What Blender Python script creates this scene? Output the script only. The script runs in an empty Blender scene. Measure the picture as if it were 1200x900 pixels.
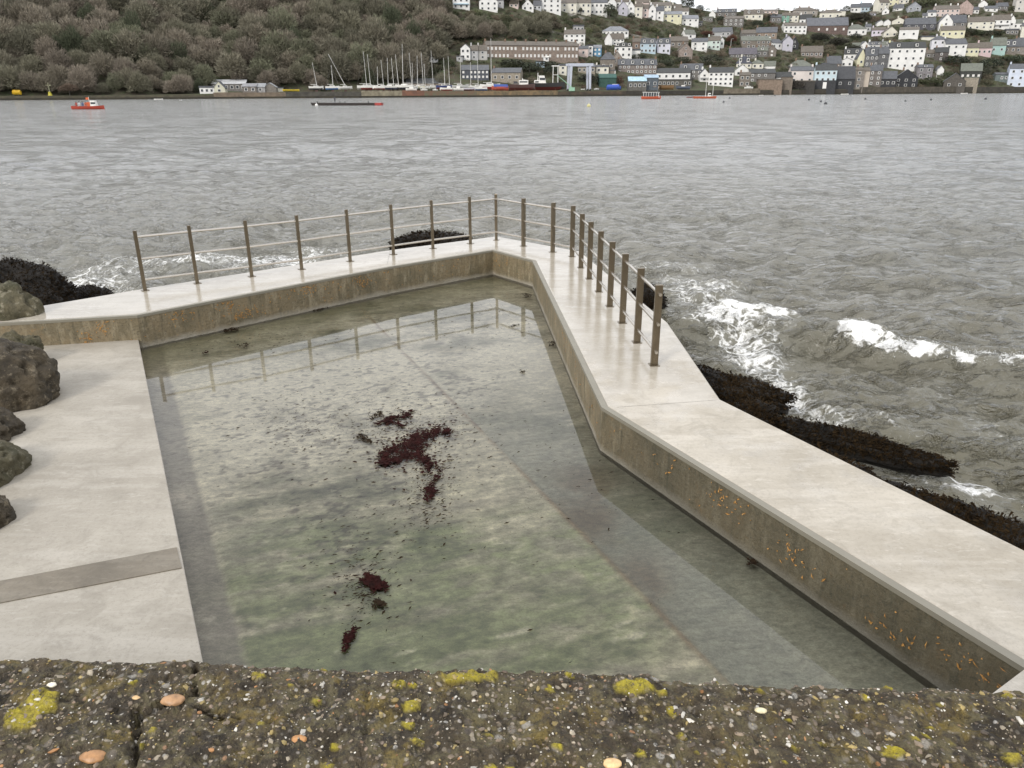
import bpy, bmesh, math, random
import numpy as np
from mathutils import Vector, Matrix
random.seed(7); RNG = np.random.default_rng(7)
S = bpy.context.scene
COL = S.collection
SEA = -1.3
# ---------------------------------------------------------------- camera frame
TH = math.atan(349/900); RO = math.radians(.2)
F = np.array([0, math.cos(TH), -math.sin(TH)]); R0 = np.array([1, 0, 0.]); U0 = np.array([0, math.sin(TH), math.cos(TH)])
RV = math.cos(RO)*R0-math.sin(RO)*U0; UV = math.cos(RO)*U0+math.sin(RO)*R0
EYE = np.array([0, 0, 3.5])
def ray(x, y): return F+(x-600)/900*RV+(450-y)/900*UV
def at(x, y, z=0.0):
    d = ray(x, y); return EYE+d*(z-EYE[2])/d[2]
def pj(p):
    q = np.asarray(p, float)-EYE; w = q@F
    return 600+900*(q@RV)/w, 450-900*(q@UV)/w
# ---------------------------------------------------------------- noise
def _h(ix, iy, iz, s):
    n = (ix.astype(np.int64)*374761393+iy.astype(np.int64)*668265263+iz.astype(np.int64)*2147483647+s*974634777) & 0xffffffff
    n = ((n ^ (n >> 13))*1274126177) & 0xffffffff
    n = ((n ^ (n >> 15))*2246822519) & 0xffffffff
    return ((n ^ (n >> 16)) & 0xffffff)/float(0xffffff)
def vn(x, y, z=0, s=0):
    x, y, z = np.broadcast_arrays(np.asarray(x, float), np.asarray(y, float), np.asarray(z, float))
    ix, iy, iz = np.floor(x), np.floor(y), np.floor(z)
    fx, fy, fz = x-ix, y-iy, z-iz
    fx = fx*fx*(3-2*fx); fy = fy*fy*(3-2*fy); fz = fz*fz*(3-2*fz)
    r = 0
    for a in (0, 1):
        for b in (0, 1):
            for c in (0, 1):
                w = (fx if a else 1-fx)*(fy if b else 1-fy)*(fz if c else 1-fz)
                r = r+w*_h(ix+a, iy+b, iz+c, s)
    return r*2-1
def fbm(x, y, z=0, o=4, s=0, g=.5):
    r = 0; a = 1; t = 0
    for i in range(o):
        r = r+a*vn(x*2**i, y*2**i, z*2**i, s+i); t += a; a *= g
    return r/t
def sm(a, b, x):
    t = np.clip((x-a)/(b-a), 0, 1); return t*t*(3-2*t)
# ---------------------------------------------------------------- objects
def link(o, parent=None):
    COL.objects.link(o)
    if parent is not None: o.parent = parent
    return o
def tag(o, label=None, cat=None, group=None, kind=None):
    if label: o['label'] = label
    if cat: o['category'] = cat
    if group: o['group'] = group
    if kind: o['kind'] = kind
    return o
def empty(name, loc=(0, 0, 0), rz=0):
    o = bpy.data.objects.new(name, None); o.location = loc; o.rotation_euler = (0, 0, rz); o.empty_display_size = .2
    return link(o)
def raw(name, v, f, m, parent=None, smooth=False, attrs=None):
    """fast mesh from numpy arrays: v (n,3); f (k,3|4) """
    v = np.asarray(v, np.float32); f = np.asarray(f, np.int32); k, n = f.shape
    me = bpy.data.meshes.new(name)
    me.vertices.add(len(v)); me.vertices.foreach_set('co', v.ravel())
    me.loops.add(k*n); me.loops.foreach_set('vertex_index', f.ravel())
    me.polygons.add(k); me.polygons.foreach_set('loop_start', np.arange(0, k*n, n, dtype=np.int32))
    me.polygons.foreach_set('use_smooth', np.full(k, smooth))
    me.update(calc_edges=True)
    for nm, a in (attrs or {}).items():
        a = np.asarray(a, np.float32)
        if a.ndim == 2:
            at_ = me.attributes.new(nm, 'FLOAT_COLOR', 'POINT'); c = np.ones((len(v), 4), np.float32); c[:, :3] = a
            at_.data.foreach_set('color', c.ravel())
        else:
            at_ = me.attributes.new(nm, 'FLOAT', 'POINT'); at_.data.foreach_set('value', a)
    me.materials.append(m)
    return link(bpy.data.objects.new(name, me), parent)
class MB:
    def __init__(s): s.v = []; s.f = []
    def add(s, vs, fs):
        b = len(s.v); s.v += [tuple(x) for x in vs]; s.f += [tuple(b+i for i in q) for q in fs]; return s
    def box(s, x0, x1, y0, y1, z0, z1, M=None):
        vs = [Vector(p) for p in ((x0, y0, z0), (x1, y0, z0), (x1, y1, z0), (x0, y1, z0), (x0, y0, z1), (x1, y0, z1), (x1, y1, z1), (x0, y1, z1))]
        if M: vs = [M@p for p in vs]
        return s.add(vs, ((0, 3, 2, 1), (4, 5, 6, 7), (0, 1, 5, 4), (1, 2, 6, 5), (2, 3, 7, 6), (3, 0, 4, 7)))
    def tube(s, a, b, r, r2=None, n=8, caps=True):
        a = Vector(a); b = Vector(b); r2 = r if r2 is None else r2
        d = (b-a).normalized(); u = d.orthogonal().normalized(); w = d.cross(u)
        vs = []
        for c, q in ((a, r), (b, r2)):
            for i in range(n):
                t = 2*math.pi*i/n; vs.append(c+u*math.cos(t)*q+w*math.sin(t)*q)
        fs = [(i, (i+1) % n, n+(i+1) % n, n+i) for i in range(n)]
        if caps: fs += [tuple(range(n-1, -1, -1)), tuple(range(n, 2*n))]
        return s.add(vs, fs)
    def prism(s, poly, z0, z1):
        n = len(poly)
        ar = sum(poly[i][0]*poly[(i+1) % n][1]-poly[(i+1) % n][0]*poly[i][1] for i in range(n))
        if ar < 0: poly = poly[::-1]
        vs = [(p[0], p[1], z0) for p in poly]+[(p[0], p[1], z1) for p in poly]
        return s.add(vs, [tuple(range(n-1, -1, -1)), tuple(range(n, 2*n))]+[(i, (i+1) % n, n+(i+1) % n, n+i) for i in range(n)])
    def build(s, name, m, parent=None, smooth=False, bevel=0):
        me = bpy.data.meshes.new(name); me.from_pydata(s.v, [], s.f); me.materials.append(m)
        if smooth:
            for p in me.polygons: p.use_smooth = True
        o = link(bpy.data.objects.new(name, me), parent)
        if bevel:
            b = o.modifiers.new('bevel', 'BEVEL'); b.width = bevel; b.segments = 2; b.limit_method = 'ANGLE'
        return o
# ---------------------------------------------------------------- materials
class NT:
    def __init__(s, name, world=False):
        s.m = bpy.data.materials.new(name); s.m.use_nodes = True; s.t = s.m.node_tree; s.t.nodes.clear()
        s.out = s.n('ShaderNodeOutputMaterial')
    def n(s, ty, **k):
        nd = s.t.nodes.new(ty)
        for a, b in k.items():
            if isinstance(b, bpy.types.NodeSocket): s.t.links.new(b, nd.inputs[a.replace('_', ' ')])
            elif a in nd.inputs.keys() or a.replace('_', ' ') in nd.inputs.keys(): nd.inputs[a if a in nd.inputs.keys() else a.replace('_', ' ')].default_value = b
            else: setattr(nd, a, b)
        return nd
    def l(s, a, b): s.t.links.new(a, b)
    def pos(s, scale=(1, 1, 1), rot=(0, 0, 0)):
        c = s.n('ShaderNodeNewGeometry'); mp = s.n('ShaderNodeMapping'); s.l(c.outputs['Position'], mp.inputs['Vector'])
        mp.inputs['Scale'].default_value = scale; mp.inputs['Rotation'].default_value = rot; return mp.outputs[0]
    def noise(s, vec, scale, detail=4, rough=.55, dist=0):
        q = s.n('ShaderNodeTexNoise', Scale=scale, Detail=detail, Roughness=rough, Distortion=dist); s.l(vec, q.inputs['Vector']); return q.outputs['Fac']
    def ramp(s, fac, pts):
        r = s.n('ShaderNodeValToRGB'); s.l(fac, r.inputs[0]); e = r.color_ramp.elements
        while len(e) < len(pts): e.new(.5)
        for i, (p, c) in enumerate(pts):
            e[i].position = p; e[i].color = (c, c, c, 1) if isinstance(c, (int, float)) else (*c, 1)
        return r.outputs[0]
    def mix(s, fac, a, b, mode='MIX'):
        q = s.n('ShaderNodeMix', data_type='RGBA', blend_type=mode)
        for i, x in ((0, fac), (6, a), (7, b)):
            if isinstance(x, bpy.types.NodeSocket): s.l(x, q.inputs[i])
            else: q.inputs[i].default_value = x if i == 0 else (*x, 1)
        return q.outputs[2]
    def math(s, op, a, b=0.0, c=None):
        q = s.n('ShaderNodeMath', operation=op)
        for i, x in enumerate((a, b) if c is None else (a, b, c)):
            if isinstance(x, bpy.types.NodeSocket): s.l(x, q.inputs[i])
            else: q.inputs[i].default_value = x
        return q.outputs[0]
    def bump(s, h, strength, dist, nrm=None):
        b = s.n('ShaderNodeBump', Strength=strength, Distance=dist); s.l(h, b.inputs['Height'])
        if nrm: s.l(nrm, b.inputs['Normal'])
        return b.outputs[0]
    def bsdf(s, color, rough, normal=None, **k):
        p = s.n('ShaderNodeBsdfPrincipled')
        for nm, x in (('Base Color', color), ('Roughness', rough), ('Normal', normal)):
            if x is None: continue
            if isinstance(x, bpy.types.NodeSocket): s.l(x, p.inputs[nm])
            else: p.inputs[nm].default_value = (*x, 1) if nm == 'Base Color' else x
        for a, b in k.items():
            a = a.replace('_', ' ')
            if isinstance(b, bpy.types.NodeSocket): s.l(b, p.inputs[a])
            else: p.inputs[a].default_value = b
        s.l(p.outputs[0], s.out.inputs[0]); return s.m
_pm = {}
def pm(name, c, c2=None, scale=1.0, rough=.75, bump=0, bs=8, metal=0):
    """plain procedural material: two tones blended by noise, with optional relief"""
    key = (name, c, c2)
    if key in _pm: return _pm[key]
    t = NT(name); c2 = c2 or tuple(x*.78 for x in c)
    p = t.pos(); f = t.noise(p, scale, 6, .6)
    col = t.mix(t.ramp(f, [(.35, 0.), (.65, 1.)]), c, c2)
    nr = t.bump(t.noise(p, bs, 5, .6), .6, bump) if bump else None
    _pm[key] = t.bsdf(col, rough, nr, Metallic=metal, Specular_IOR_Level=.08 if rough >= .9 else .5); return _pm[key]
# ---------------------------------------------------------------- camera, world, sun
cam = bpy.data.cameras.new('camera'); co = link(bpy.data.objects.new('camera', cam))
cam.sensor_width = 36; cam.lens = 27; cam.clip_end = 5000; cam.clip_start = .05
Mx = Matrix([[RV[i], UV[i], -F[i], EYE[i]] for i in range(3)]+[[0, 0, 0, 1]]); co.matrix_world = Mx
S.camera = co
W = bpy.data.worlds.new('World'); S.world = W; W.use_nodes = True
nt = W.node_tree; nt.nodes.clear()
SUN_EL, SUN_ROT = math.radians(34), math.radians(215)   # compass bearing measured from +Y towards +X
sky = nt.nodes.new('ShaderNodeTexSky'); sky.sky_type = 'NISHITA'; sky.sun_disc = False
sky.sun_elevation = SUN_EL; sky.sun_rotation = SUN_ROT; sky.air_density = 1.0; sky.dust_density = 1.5
tc = nt.nodes.new('ShaderNodeTexCoord'); mp = nt.nodes.new('ShaderNodeMapping'); mp.inputs['Scale'].default_value = (1, 1, 3.0)
nz = nt.nodes.new('ShaderNodeTexNoise'); nz.inputs['Scale'].default_value = 2.2; nz.inputs['Detail'].default_value = 7; nz.inputs['Roughness'].default_value = .55
cr = nt.nodes.new('ShaderNodeValToRGB'); cr.color_ramp.elements[0].position = .3; cr.color_ramp.elements[1].position = .55
cr.color_ramp.elements[0].color = (.72, .72, .72, 1); cr.color_ramp.elements[1].color = (1, 1, 1, 1)
c2 = nt.nodes.new('ShaderNodeValToRGB'); c2.color_ramp.elements[0].position = .35; c2.color_ramp.elements[1].position = .7
c2.color_ramp.elements[0].color = (6.6, 6.75, 7.1, 1); c2.color_ramp.elements[1].color = (9.6, 9.65, 9.85, 1)
mx = nt.nodes.new('ShaderNodeMix'); mx.data_type = 'RGBA'
bg = nt.nodes.new('ShaderNodeBackground'); bg.inputs[1].default_value = .1; wo = nt.nodes.new('ShaderNodeOutputWorld')
L = nt.links.new
sz = nt.nodes.new('ShaderNodeSeparateXYZ'); mr = nt.nodes.new('ShaderNodeMapRange'); mr.inputs[1].default_value = 0; mr.inputs[2].default_value = .75; mr.inputs[3].default_value = 1.05; mr.inputs[4].default_value = 1.05
vs_ = nt.nodes.new('ShaderNodeVectorMath'); vs_.operation = 'SCALE'; L(tc.outputs['Generated'], sz.inputs[0]); L(sz.outputs[2], mr.inputs[0]); L(c2.outputs[0], vs_.inputs[0]); L(mr.outputs[0], vs_.inputs[3])
L(tc.outputs['Generated'], mp.inputs[0]); L(mp.outputs[0], nz.inputs['Vector']); L(nz.outputs['Fac'], cr.inputs[0]); L(nz.outputs['Fac'], c2.inputs[0])
L(cr.outputs[0], mx.inputs[0]); L(sky.outputs[0], mx.inputs[6]); L(vs_.outputs[0], mx.inputs[7]); L(mx.outputs[2], bg.inputs[0]); L(bg.outputs[0], wo.inputs[0])
sl = bpy.data.lights.new('sun', 'SUN'); sl.energy = 1.2; sl.angle = math.radians(12); sl.color = (1, .95, .88)
so = link(bpy.data.objects.new('sun', sl))
sd = Vector((math.sin(SUN_ROT)*math.cos(SUN_EL), math.cos(SUN_ROT)*math.cos(SUN_EL), math.sin(SUN_EL)))
so.rotation_euler = (-sd).to_track_quat('-Z', 'Y').to_euler(); so.location = (0, 0, 60)
S.view_settings.view_transform = 'Standard'; S.view_settings.look = 'None'; S.view_settings.exposure = EXPO = 0.72; S.view_settings.gamma = 1
S.view_settings.use_curve_mapping = False
S.cycles.max_bounces = 6; S.cycles.diffuse_bounces = 3; S.cycles.glossy_bounces = 3; S.cycles.transparent_max_bounces = 8; S.cycles.caustics_reflective = False; S.cycles.caustics_refractive = False
S.cycles.use_denoising = True
# ================================================================= NEAR: pool, deck, parapet, railing, rocks
INNER = [(-8.3, 11.83), (-6.22, 12.29), (-2.58, 15.86), (-.42, 17.62), (.52, 16.4), (1.12, 8.3), (3.36, 3.98)]
NEAR = [(3.36, 3.98), (1.2, 2.6), (-.6, 1.35)]
OUTER = [(-8.5, 12.45), (-6.87, 14.02), (-2.75, 17.6), (-.38, 19.25), (1.55, 17.35), (2.47, 11.7), (2.49, 8.5), (4.12, 5.3), (7.0, -.2)]
# --- wet concrete deck
def concrete(name, base, dark, light, wet=True, green=0.0):
    t = NT(name); p = t.pos(); q = t.pos((.30, 1.5, 1), (0, 0, .12))
    a = t.noise(p, .9, 8, .62, .4); b = t.noise(q, 2.4, 8, .6); c = t.noise(p, 24, 6, .7)
    col = t.mix(t.ramp(a, [(.36, 0.), (.64, 1.)]), base, dark)
    col = t.mix(t.math('MULTIPLY', t.ramp(b, [(.50, 0.), (.62, 1.)]), .4), col, light)
    col = t.mix(t.math('MULTIPLY', t.ramp(c, [(.3, 1.), (.5, 0.)]), .35), col, tuple(x*.6 for x in dark))
    if wet:
        sx = t.n('ShaderNodeSeparateXYZ'); t.l(t.pos(), sx.inputs[0])
        g = t.n('ShaderNodeMapRange'); t.l(sx.outputs[1], g.inputs[0]); g.inputs[1].default_value = 7.5; g.inputs[2].default_value = 11
        w = t.math('ADD', t.math('MULTIPLY', g.outputs[0], .62), t.math('MULTIPLY', t.math('SUBTRACT', t.noise(p, 1.5, 7, .68), .5), 2.2))
        wm = t.ramp(w, [(.0, 0.), (.34, 1.)])
        rough = t.math('MULTIPLY_ADD', wm, -.54, .62)
        col = t.mix(t.math('MULTIPLY', wm, .30), col, tuple(x*.72 for x in base))
    else: rough = .6
    st_ = t.noise(t.pos((.8, 2.6, 1), (0, 0, .25)), 7, 9, .75, .8); bl = t.noise(p, 3.2, 9, .72, .8)
    col = t.mix(t.math('MULTIPLY', t.ramp(st_, [(.56, 0.), (.62, 1.)]), .45), col, light)
    col = t.mix(t.math('MULTIPLY', t.ramp(bl, [(.34, 1.), (.50, 0.)]), .55), col, tuple(x*.85 for x in dark))
    col = t.mix(t.math('MULTIPLY', t.ramp(t.noise(p, 70, 3, .7), [(.30, 1.), (.38, 0.)]), .5), col, tuple(x*.45 for x in dark))
    nr = t.bump(c, .35, .004); nr = t.bump(b, .25, .006, nr)
    return t.bsdf(col, rough, nr)
mDeck = concrete('deck_concrete', (.50, .455, .38), (.37, .33, .265), (.62, .575, .50))
mSlab = concrete('slab_concrete', (.405, .37, .31), (.30, .27, .22), (.48, .445, .385), wet=False)
mStrip = concrete('joint_concrete', (.21, .18, .135), (.14, .12, .09), (.28, .25, .20), wet=False)
def offset_in(poly, d):
    out = []
    for i, p in enumerate(poly):
        a = Vector(poly[max(0, i-1)]); b = Vector(p); c = Vector(poly[min(len(poly)-1, i+1)])
        ns = []
        if (b-a).length > 1e-6: e = (b-a).normalized(); ns.append(Vector((e.y, -e.x)))
        if (c-b).length > 1e-6: e = (c-b).normalized(); ns.append(Vector((e.y, -e.x)))
        n = sum(ns, Vector((0, 0)))/len(ns); n = n/max(.5, n.length**2)
        out.append(tuple(b+n*d))
    return out
deck = MB()
I7 = INNER+[(6.0, -1.0)]
pairs = [(INNER[0], OUTER[0]), (INNER[1], OUTER[1]), (INNER[2], OUTER[2]), (INNER[3], OUTER[3]), (INNER[4], OUTER[4]), ((.85, 11.95), OUTER[5]), (INNER[5], OUTER[6]), ((2.0, 6.6), OUTER[7]), (INNER[6], (6.0, 1.7)), ((4.9, 1.0), (7.2, -.6))]
n = len(pairs)
vs = []
for a, b in pairs:
    vs += [(a[0], a[1], 0), (b[0], b[1], 0), (b[0]*1.01, b[1]*1.01, -3.2), (a[0], a[1], -3.2)]
fs = []
for i in range(n-1):
    k = 4*i; j = k+4
    fs += [(k, k+1, j+1, j), (k+1, k+2, j+2, j+1), (k, j, j+3, k+3), (k+2, k+3, j+3, j+2)]
fs += [(0, 3, 2, 1), (4*n-4, 4*n-3, 4*n-2, 4*n-1)]
deck.add(vs, fs)
o = deck.build('walkway', mDeck); tag(o, kind='structure')
bm_ = bmesh.new(); bm_.from_mesh(o.data); bmesh.ops.recalc_face_normals(bm_, faces=bm_.faces); bm_.to_mesh(o.data); bm_.free()
b_ = o.modifiers.new('b', 'BEVEL'); b_.width = .018; b_.segments = 2; b_.limit_method = 'ANGLE'
# near end of the walkway turning left under the parapet
nd = MB().prism([(3.36, 3.98), (4.9, 1.0), (4.7, .5), (-1.2, .5), (-.75, 1.3), (1.2, 2.6)], -3.1, -.002)
o = nd.build('paving', mDeck); tag(o, kind='structure')
for (a, b) in (((-2.62, 15.96), (-2.78, 17.55)), ((1.22, 8.26), (2.44, 8.47))):
    a = Vector(a); b = Vector(b); d = (b-a).normalized(); w_ = Vector((-d.y, d.x))*.0022
    o = MB().add([(*(a-w_), .0025), (*(b-w_), .0025), (*(b+w_), .0025), (*(a+w_), .0025)], [(0, 1, 2, 3)]).build('pour_joint', pm('joint_dirt', (.17, .15, .115), (.09, .08, .06), 6)); tag(o, kind='structure')
# --- pool wall panels
t = NT('algae_wall'); p = t.pos(); q = t.pos((1.2, 1.2, .35))
a = t.noise(p, 1.6, 8, .65, .3); b = t.noise(q, 7, 7, .65); c = t.noise(p, 30, 5, .7)
col = t.mix(t.ramp(a, [(.35, 0.), (.62, 1.)]), (.25, .195, .115), (.15, .125, .075))
col = t.mix(t.ramp(b, [(.5, 0.), (.72, .8)]), col, (.36, .31, .21))
col = t.mix(t.ramp(t.noise(t.pos((2.2, 2.2, .22)), 5, 6, .7), [(.30, .75), (.46, 0.)]), col, (.06, .055, .032))
col = t.mix(t.math('MULTIPLY', t.ramp(t.noise(p, 5, 7, .75), [(.60, 0.), (.68, 1.)]), .5), col, (.30, .17, .06))
col = t.mix(t.ramp(c, [(.3, .7), (.48, 0.)]), col, (.04, .038, .028))
sx = t.n('ShaderNodeSeparateXYZ'); t.l(t.pos(), sx.inputs[0])
z_ = t.math('ADD', sx.outputs[2], t.math('MULTIPLY', t.noise(p, 3, 6), .16))
col = t.mix(t.ramp(t.math('ADD', z_, .5), [(.02, 1.), (.12, 0.)]), col, (.34, .31, .25))
# right wall darker growth: x>0.9 and y<8.2 damp
g = t.n('ShaderNodeMapRange'); t.l(sx.outputs[1], g.inputs[0]); g.inputs[1].default_value = 8.6; g.inputs[2].default_value = 7.6
col = t.mix(t.math('MULTIPLY', g.outputs[0], .55), col, (.045, .045, .032))
mWall = t.bsdf(col, .55, t.bump(t.noise(p, 16, 7, .7), .8, .02))
t = NT('wall_lip'); p = t.pos(); f = t.noise(p, 3, 7, .6)
mLip = t.bsdf(t.mix(f, (.19, .175, .135), (.27, .25, .20)), .5, t.bump(t.noise(p, 30, 5), .4, .004))
def panel(idx, label):
    pts = [INNER[i] if isinstance(i, int) else i for i in idx]
    full = {th_: offset_in(INNER, .07+th_) for th_ in (0, .006)}
    inn = None
    root = empty('pool_wall', (*pts[0], -.6)); tag(root, label, 'pool wall', 'walls round the pool')
    for nm, z0, z1, m, th in (('wall_face', -1.0, -.045, mWall, 0), ('wall_lip', -.045, -.003, mLip, .006)):
        # subdivided face for relief
        V = []; Fc = []
        out2 = [tuple(x) for x in pts]; in2 = [full[th][i] for i in idx]
        mb = MB()
        for i in range(len(pts)-1):
            a, b, c, d = in2[i], in2[i+1], out2[i+1], out2[i]
            mb.add([(*a, z0), (*b, z0), (*c, z0), (*d, z0), (*a, z1), (*b, z1), (*c, z1), (*d, z1)],
                   [(0, 3, 2, 1), (4, 5, 6, 7), (0, 1, 5, 4), (2, 3, 7, 6)]+([(3, 0, 4, 7)] if i == 0 else [])+([(1, 2, 6, 5)] if i == len(pts)-2 else []))
        o = mb.build(nm, m, root); o.matrix_parent_inverse = Matrix.Translation(-root.location)
    return root, inn
WALLS = [panel((0, 1), 'short wall panel behind the dry slab, between the boulders and the pool corner'),
         panel((1, 2, 3), 'long far wall under the side railing, dotted with orange weed scraps'),
         panel((3, 4), 'shortest panel, facing the camera across the far end under the railing corner'),
         panel((4, 5), 'smooth brown panel on the right from the far end to the bend in the walkway'),
         panel((5, 6), 'darkest algae covered panel on the right, running from the bend to the parapet')]
# --- orange weed scraps stuck to the walls
def scraps(root, a, b, n, seed, z0=-.42, z1=-.08, cl=None):
    r = random.Random(seed); a = Vector((*a, 0)); b = Vector((*b, 0)); d = (b-a).normalized(); nrm = Vector((d.y, -d.x, 0)); L_ = (b-a).length
    mb = MB(); cl = cl or [r.random() for _ in range(4)]
    zc0 = dict((k, r.uniform(z0+.05, z1-.05)) for k in cl)
    for _ in range(int(n*2.6)):
        s = min(.99, max(.01, r.choice(cl)+r.gauss(0, .025) if r.random() < .8 else r.random()))
        c = a+d*L_*s+nrm*(.074+r.random()*.006); k0 = min(cl, key=lambda k: abs(k-s)); c.z = min(z1, max(z0, (zc0[k0] if abs(k0-s) < .05 else r.uniform(z0, z1))+r.gauss(0, .07)))
        ang = r.uniform(-1.6, 1.6); e = d*math.cos(ang)+Vector((0, 0, 1))*math.sin(ang); w = e.cross(nrm)
        l = .006+.030*r.random()**2; k = r.uniform(.004, .010); n2 = nrm*r.uniform(.002, .012)
        mb.add([c-e*l+w*k*.3, c-w*k+n2, c+e*l, c+w*k+n2], [(0, 1, 2, 3)])
    m = pm('orange_weed', (.56, .30, .08), (.36, .18, .05), 9)
    o = mb.build('weed_scraps', m, root); o.matrix_parent_inverse = Matrix.Translation(-root.location)
scraps(WALLS[0][0], INNER[0], INNER[1], 30, 1, cl=[.62, .75])
scraps(WALLS[1][0], INNER[1], INNER[2], 120, 2, cl=[.13, .3, .34, .36, .62, .85, .87])
scraps(WALLS[1][0], INNER[2], INNER[3], 10, 3)
scraps(WALLS[2][0], INNER[3], INNER[4], 10, 4)
scraps(WALLS[3][0], INNER[4], INNER[5], 14, 5)
scraps(WALLS[4][0], INNER[5], INNER[6], 55, 6, cl=[.42, .45, .6, .62, .82, .93, .95])
# --- left slab
SE = [(-6.27, 12.42), (-2.29, 4.55), (-.25, .6)]
sl_ = MB().prism([(-12, 3.0), (-9.5, 11.7), (-6.27, 12.3), (-2.29, 4.55), (-.25, .55), (-12, .55)], -3.1, -.42)
o = sl_.build('concrete_slab', mSlab, bevel=.01); tag(o, kind='structure')
a1, a2, a3, a4 = at(0, 706, -.41), at(0, 683, -.41), at(207, 641, -.41), at(213, 665, -.41)
ext = (a1-a4)/np.linalg.norm(a1-a4)*3
o = MB().prism([tuple((a1+ext)[:2]), tuple((a2+ext)[:2]), tuple(a3[:2]), tuple(a4[:2])], -.43, -.412).build('joint_strip', mStrip); tag(o, kind='structure')
# --- pool floor
POLY = np.array(INNER[1:]+NEAR[1:]+[(-.25, .6), (-2.2, 4.4)])
def inside(x, y, poly):
    r = np.zeros(x.shape, bool); j = len(poly)-1
    for i in range(len(poly)):
        xi, yi = poly[i]; xj, yj = poly[j]
        r ^= ((yi > y) != (yj > y)) & (x < (xj-xi)*(y-yi)/(yj-yi+1e-12)+xi); j = i
    return r
g = .025
xs = np.arange(-6.6, 3.8, g); ys = np.arange(.8, 17.9, g); X, Y = np.meshgrid(xs, ys)
def dline(x, y, a, b):
    ax, ay = a[:2]; bx, by = b[:2]; dx, dy = bx-ax, by-ay; L2 = math.hypot(dx, dy)
    return (x-ax)*dy/L2-(y-ay)*dx/L2
def blob(px, py, rx, ry, z=-.6, rot=0):
    c = at(px, py, z); ex = np.linalg.norm(at(px+rx, py, z)-c); ey = abs(at(px, py-ry, z)[1]-c[1])
    dx, dy = X-c[0], Y-c[1]
    return np.exp(-((dx/ex)**2+(dy/ey)**2))
Z = -.600+.012*fbm(X*.5, Y*.5, 0, 3, 5)+.003*fbm(X*4, Y*4, 0, 3, 9)
sA, sB = at(490, 430, -.6), at(845, 792, -.6)
dj = -dline(X, Y, sA, sB)            # >0 : right of the seam
Z -= .022*sm(.0, .05, dj)
# gutter strip beside the slab
dg = dline(X, Y, SE[0], SE[1])
if dg[0, -1] < 0: dg = -dg
Z -= .012*(1-sm(.30, .33, dg+.0*X))
# diagonal brushed coordinates
br = np.array([math.cos(math.radians(18)), math.sin(math.radians(18))])
s1 = X*br[0]+Y*br[1]; s2 = -X*br[1]+Y*br[0]
n3 = fbm(X*2.2, Y*2.2, 2, 6, 31, .6); n1 = fbm(X*.55, Y*.55, 3, 6, 11, .6); n2 = fbm(s1*.9+.5*n3, s2*4.2+.5*n3, 1, 6, 21, .6); n4 = fbm(s1*1.4, s2*9, 4, 4, 41); n5 = fbm(X*9, Y*9, 5, 3, 51)
def mixc(c, k, f): return c*(1-f[..., None])+np.array(k)*f[..., None]
C = np.zeros(X.shape+(3,))+np.array((.290, .270, .215))
C = mixc(C, (.40, .37, .29), sm(-.1, .45, n1+n3*.7))
C = mixc(C, (.16, .155, .115), sm(.0, .5, -n1+n2*.8))
grn = np.clip(blob(560, 720, 260, 130)+blob(330, 700, 110, 80)+.3*blob(730, 680, 60, 70), 0, 1)
C = mixc(C, (.150, .165, .095), np.clip(grn*(.75+1.3*n2+1.0*n3), 0, .92))
C = mixc(C, (.24, .26, .15), np.clip(.5*blob(700, 600, 45, 50)+.8*blob(640, 640, 120, 40), 0, 1)*sm(.0, .5, n2+n3*.5)*.7)
C = mixc(C, (.42, .39, .31), np.clip(blob(500, 500, 60, 55)+blob(560, 560, 60, 60)+.8*blob(380, 640, 90, 40)+.5*blob(330, 560, 60, 50), 0, 1)*sm(-.05, .4, n3+n4*.4)*.7)
C = mixc(C, (.52, .49, .40), sm(.25, .55, n4*.5+n3*.7+n1*.2)*.6)
C = mixc(C, (.11, .10, .065), sm(.25, .55, -n4*.5+n3*.6)*.5)
n8 = fbm(s1*4, s2*16, 8, 4, 81, .7); C = C*(1+.42*n8+.30*n5+.32*fbm(X*4, Y*4, 9, 4, 83, .7))[..., None]
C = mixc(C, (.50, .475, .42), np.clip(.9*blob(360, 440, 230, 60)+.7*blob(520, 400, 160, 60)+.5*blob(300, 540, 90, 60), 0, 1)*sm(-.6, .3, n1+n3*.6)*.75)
# right of the seam: greyer, with a brown stain
rt = sm(0, .04, dj)
C = mixc(C, (.175, .180, .155), rt*sm(12, 7, Y)*(.62+.2*sm(-.4, .4, n1)))
C = mixc(C, (.115, .09, .06), rt*np.clip(blob(690, 590, 45, 55)*1.1+blob(760, 690, 30, 40), 0, 1)*sm(-.4, .3, n3)*.8)
C = mixc(C, (.17, .12, .075), np.exp(-((dj-.0)/.035)**2)*sm(-.5, .2, n3)*.75)
# gutter
C = mixc(C, (.17, .155, .135), (1-sm(.26, .31, dg+.02*n5))*.8)
C = mixc(C, (.34, .31, .27), (1-sm(.26, .31, dg))*sm(.2, .5, n3)*.6)
C = mixc(C, (.34, .31, .26), np.exp(-((dg-.30)/.02)**2)*.25)
# brown-green band below the far left wall: its reflection painted into the floor
dw = np.minimum(np.abs(dline(X, Y, INNER[1], INNER[2])), np.abs(dline(X, Y, INNER[2], INNER[3]))*1.0)
C = mixc(C, (.15, .145, .085), np.exp(-(dw/1.3)**2)*.7*sm(4, 9, Y))
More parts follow.
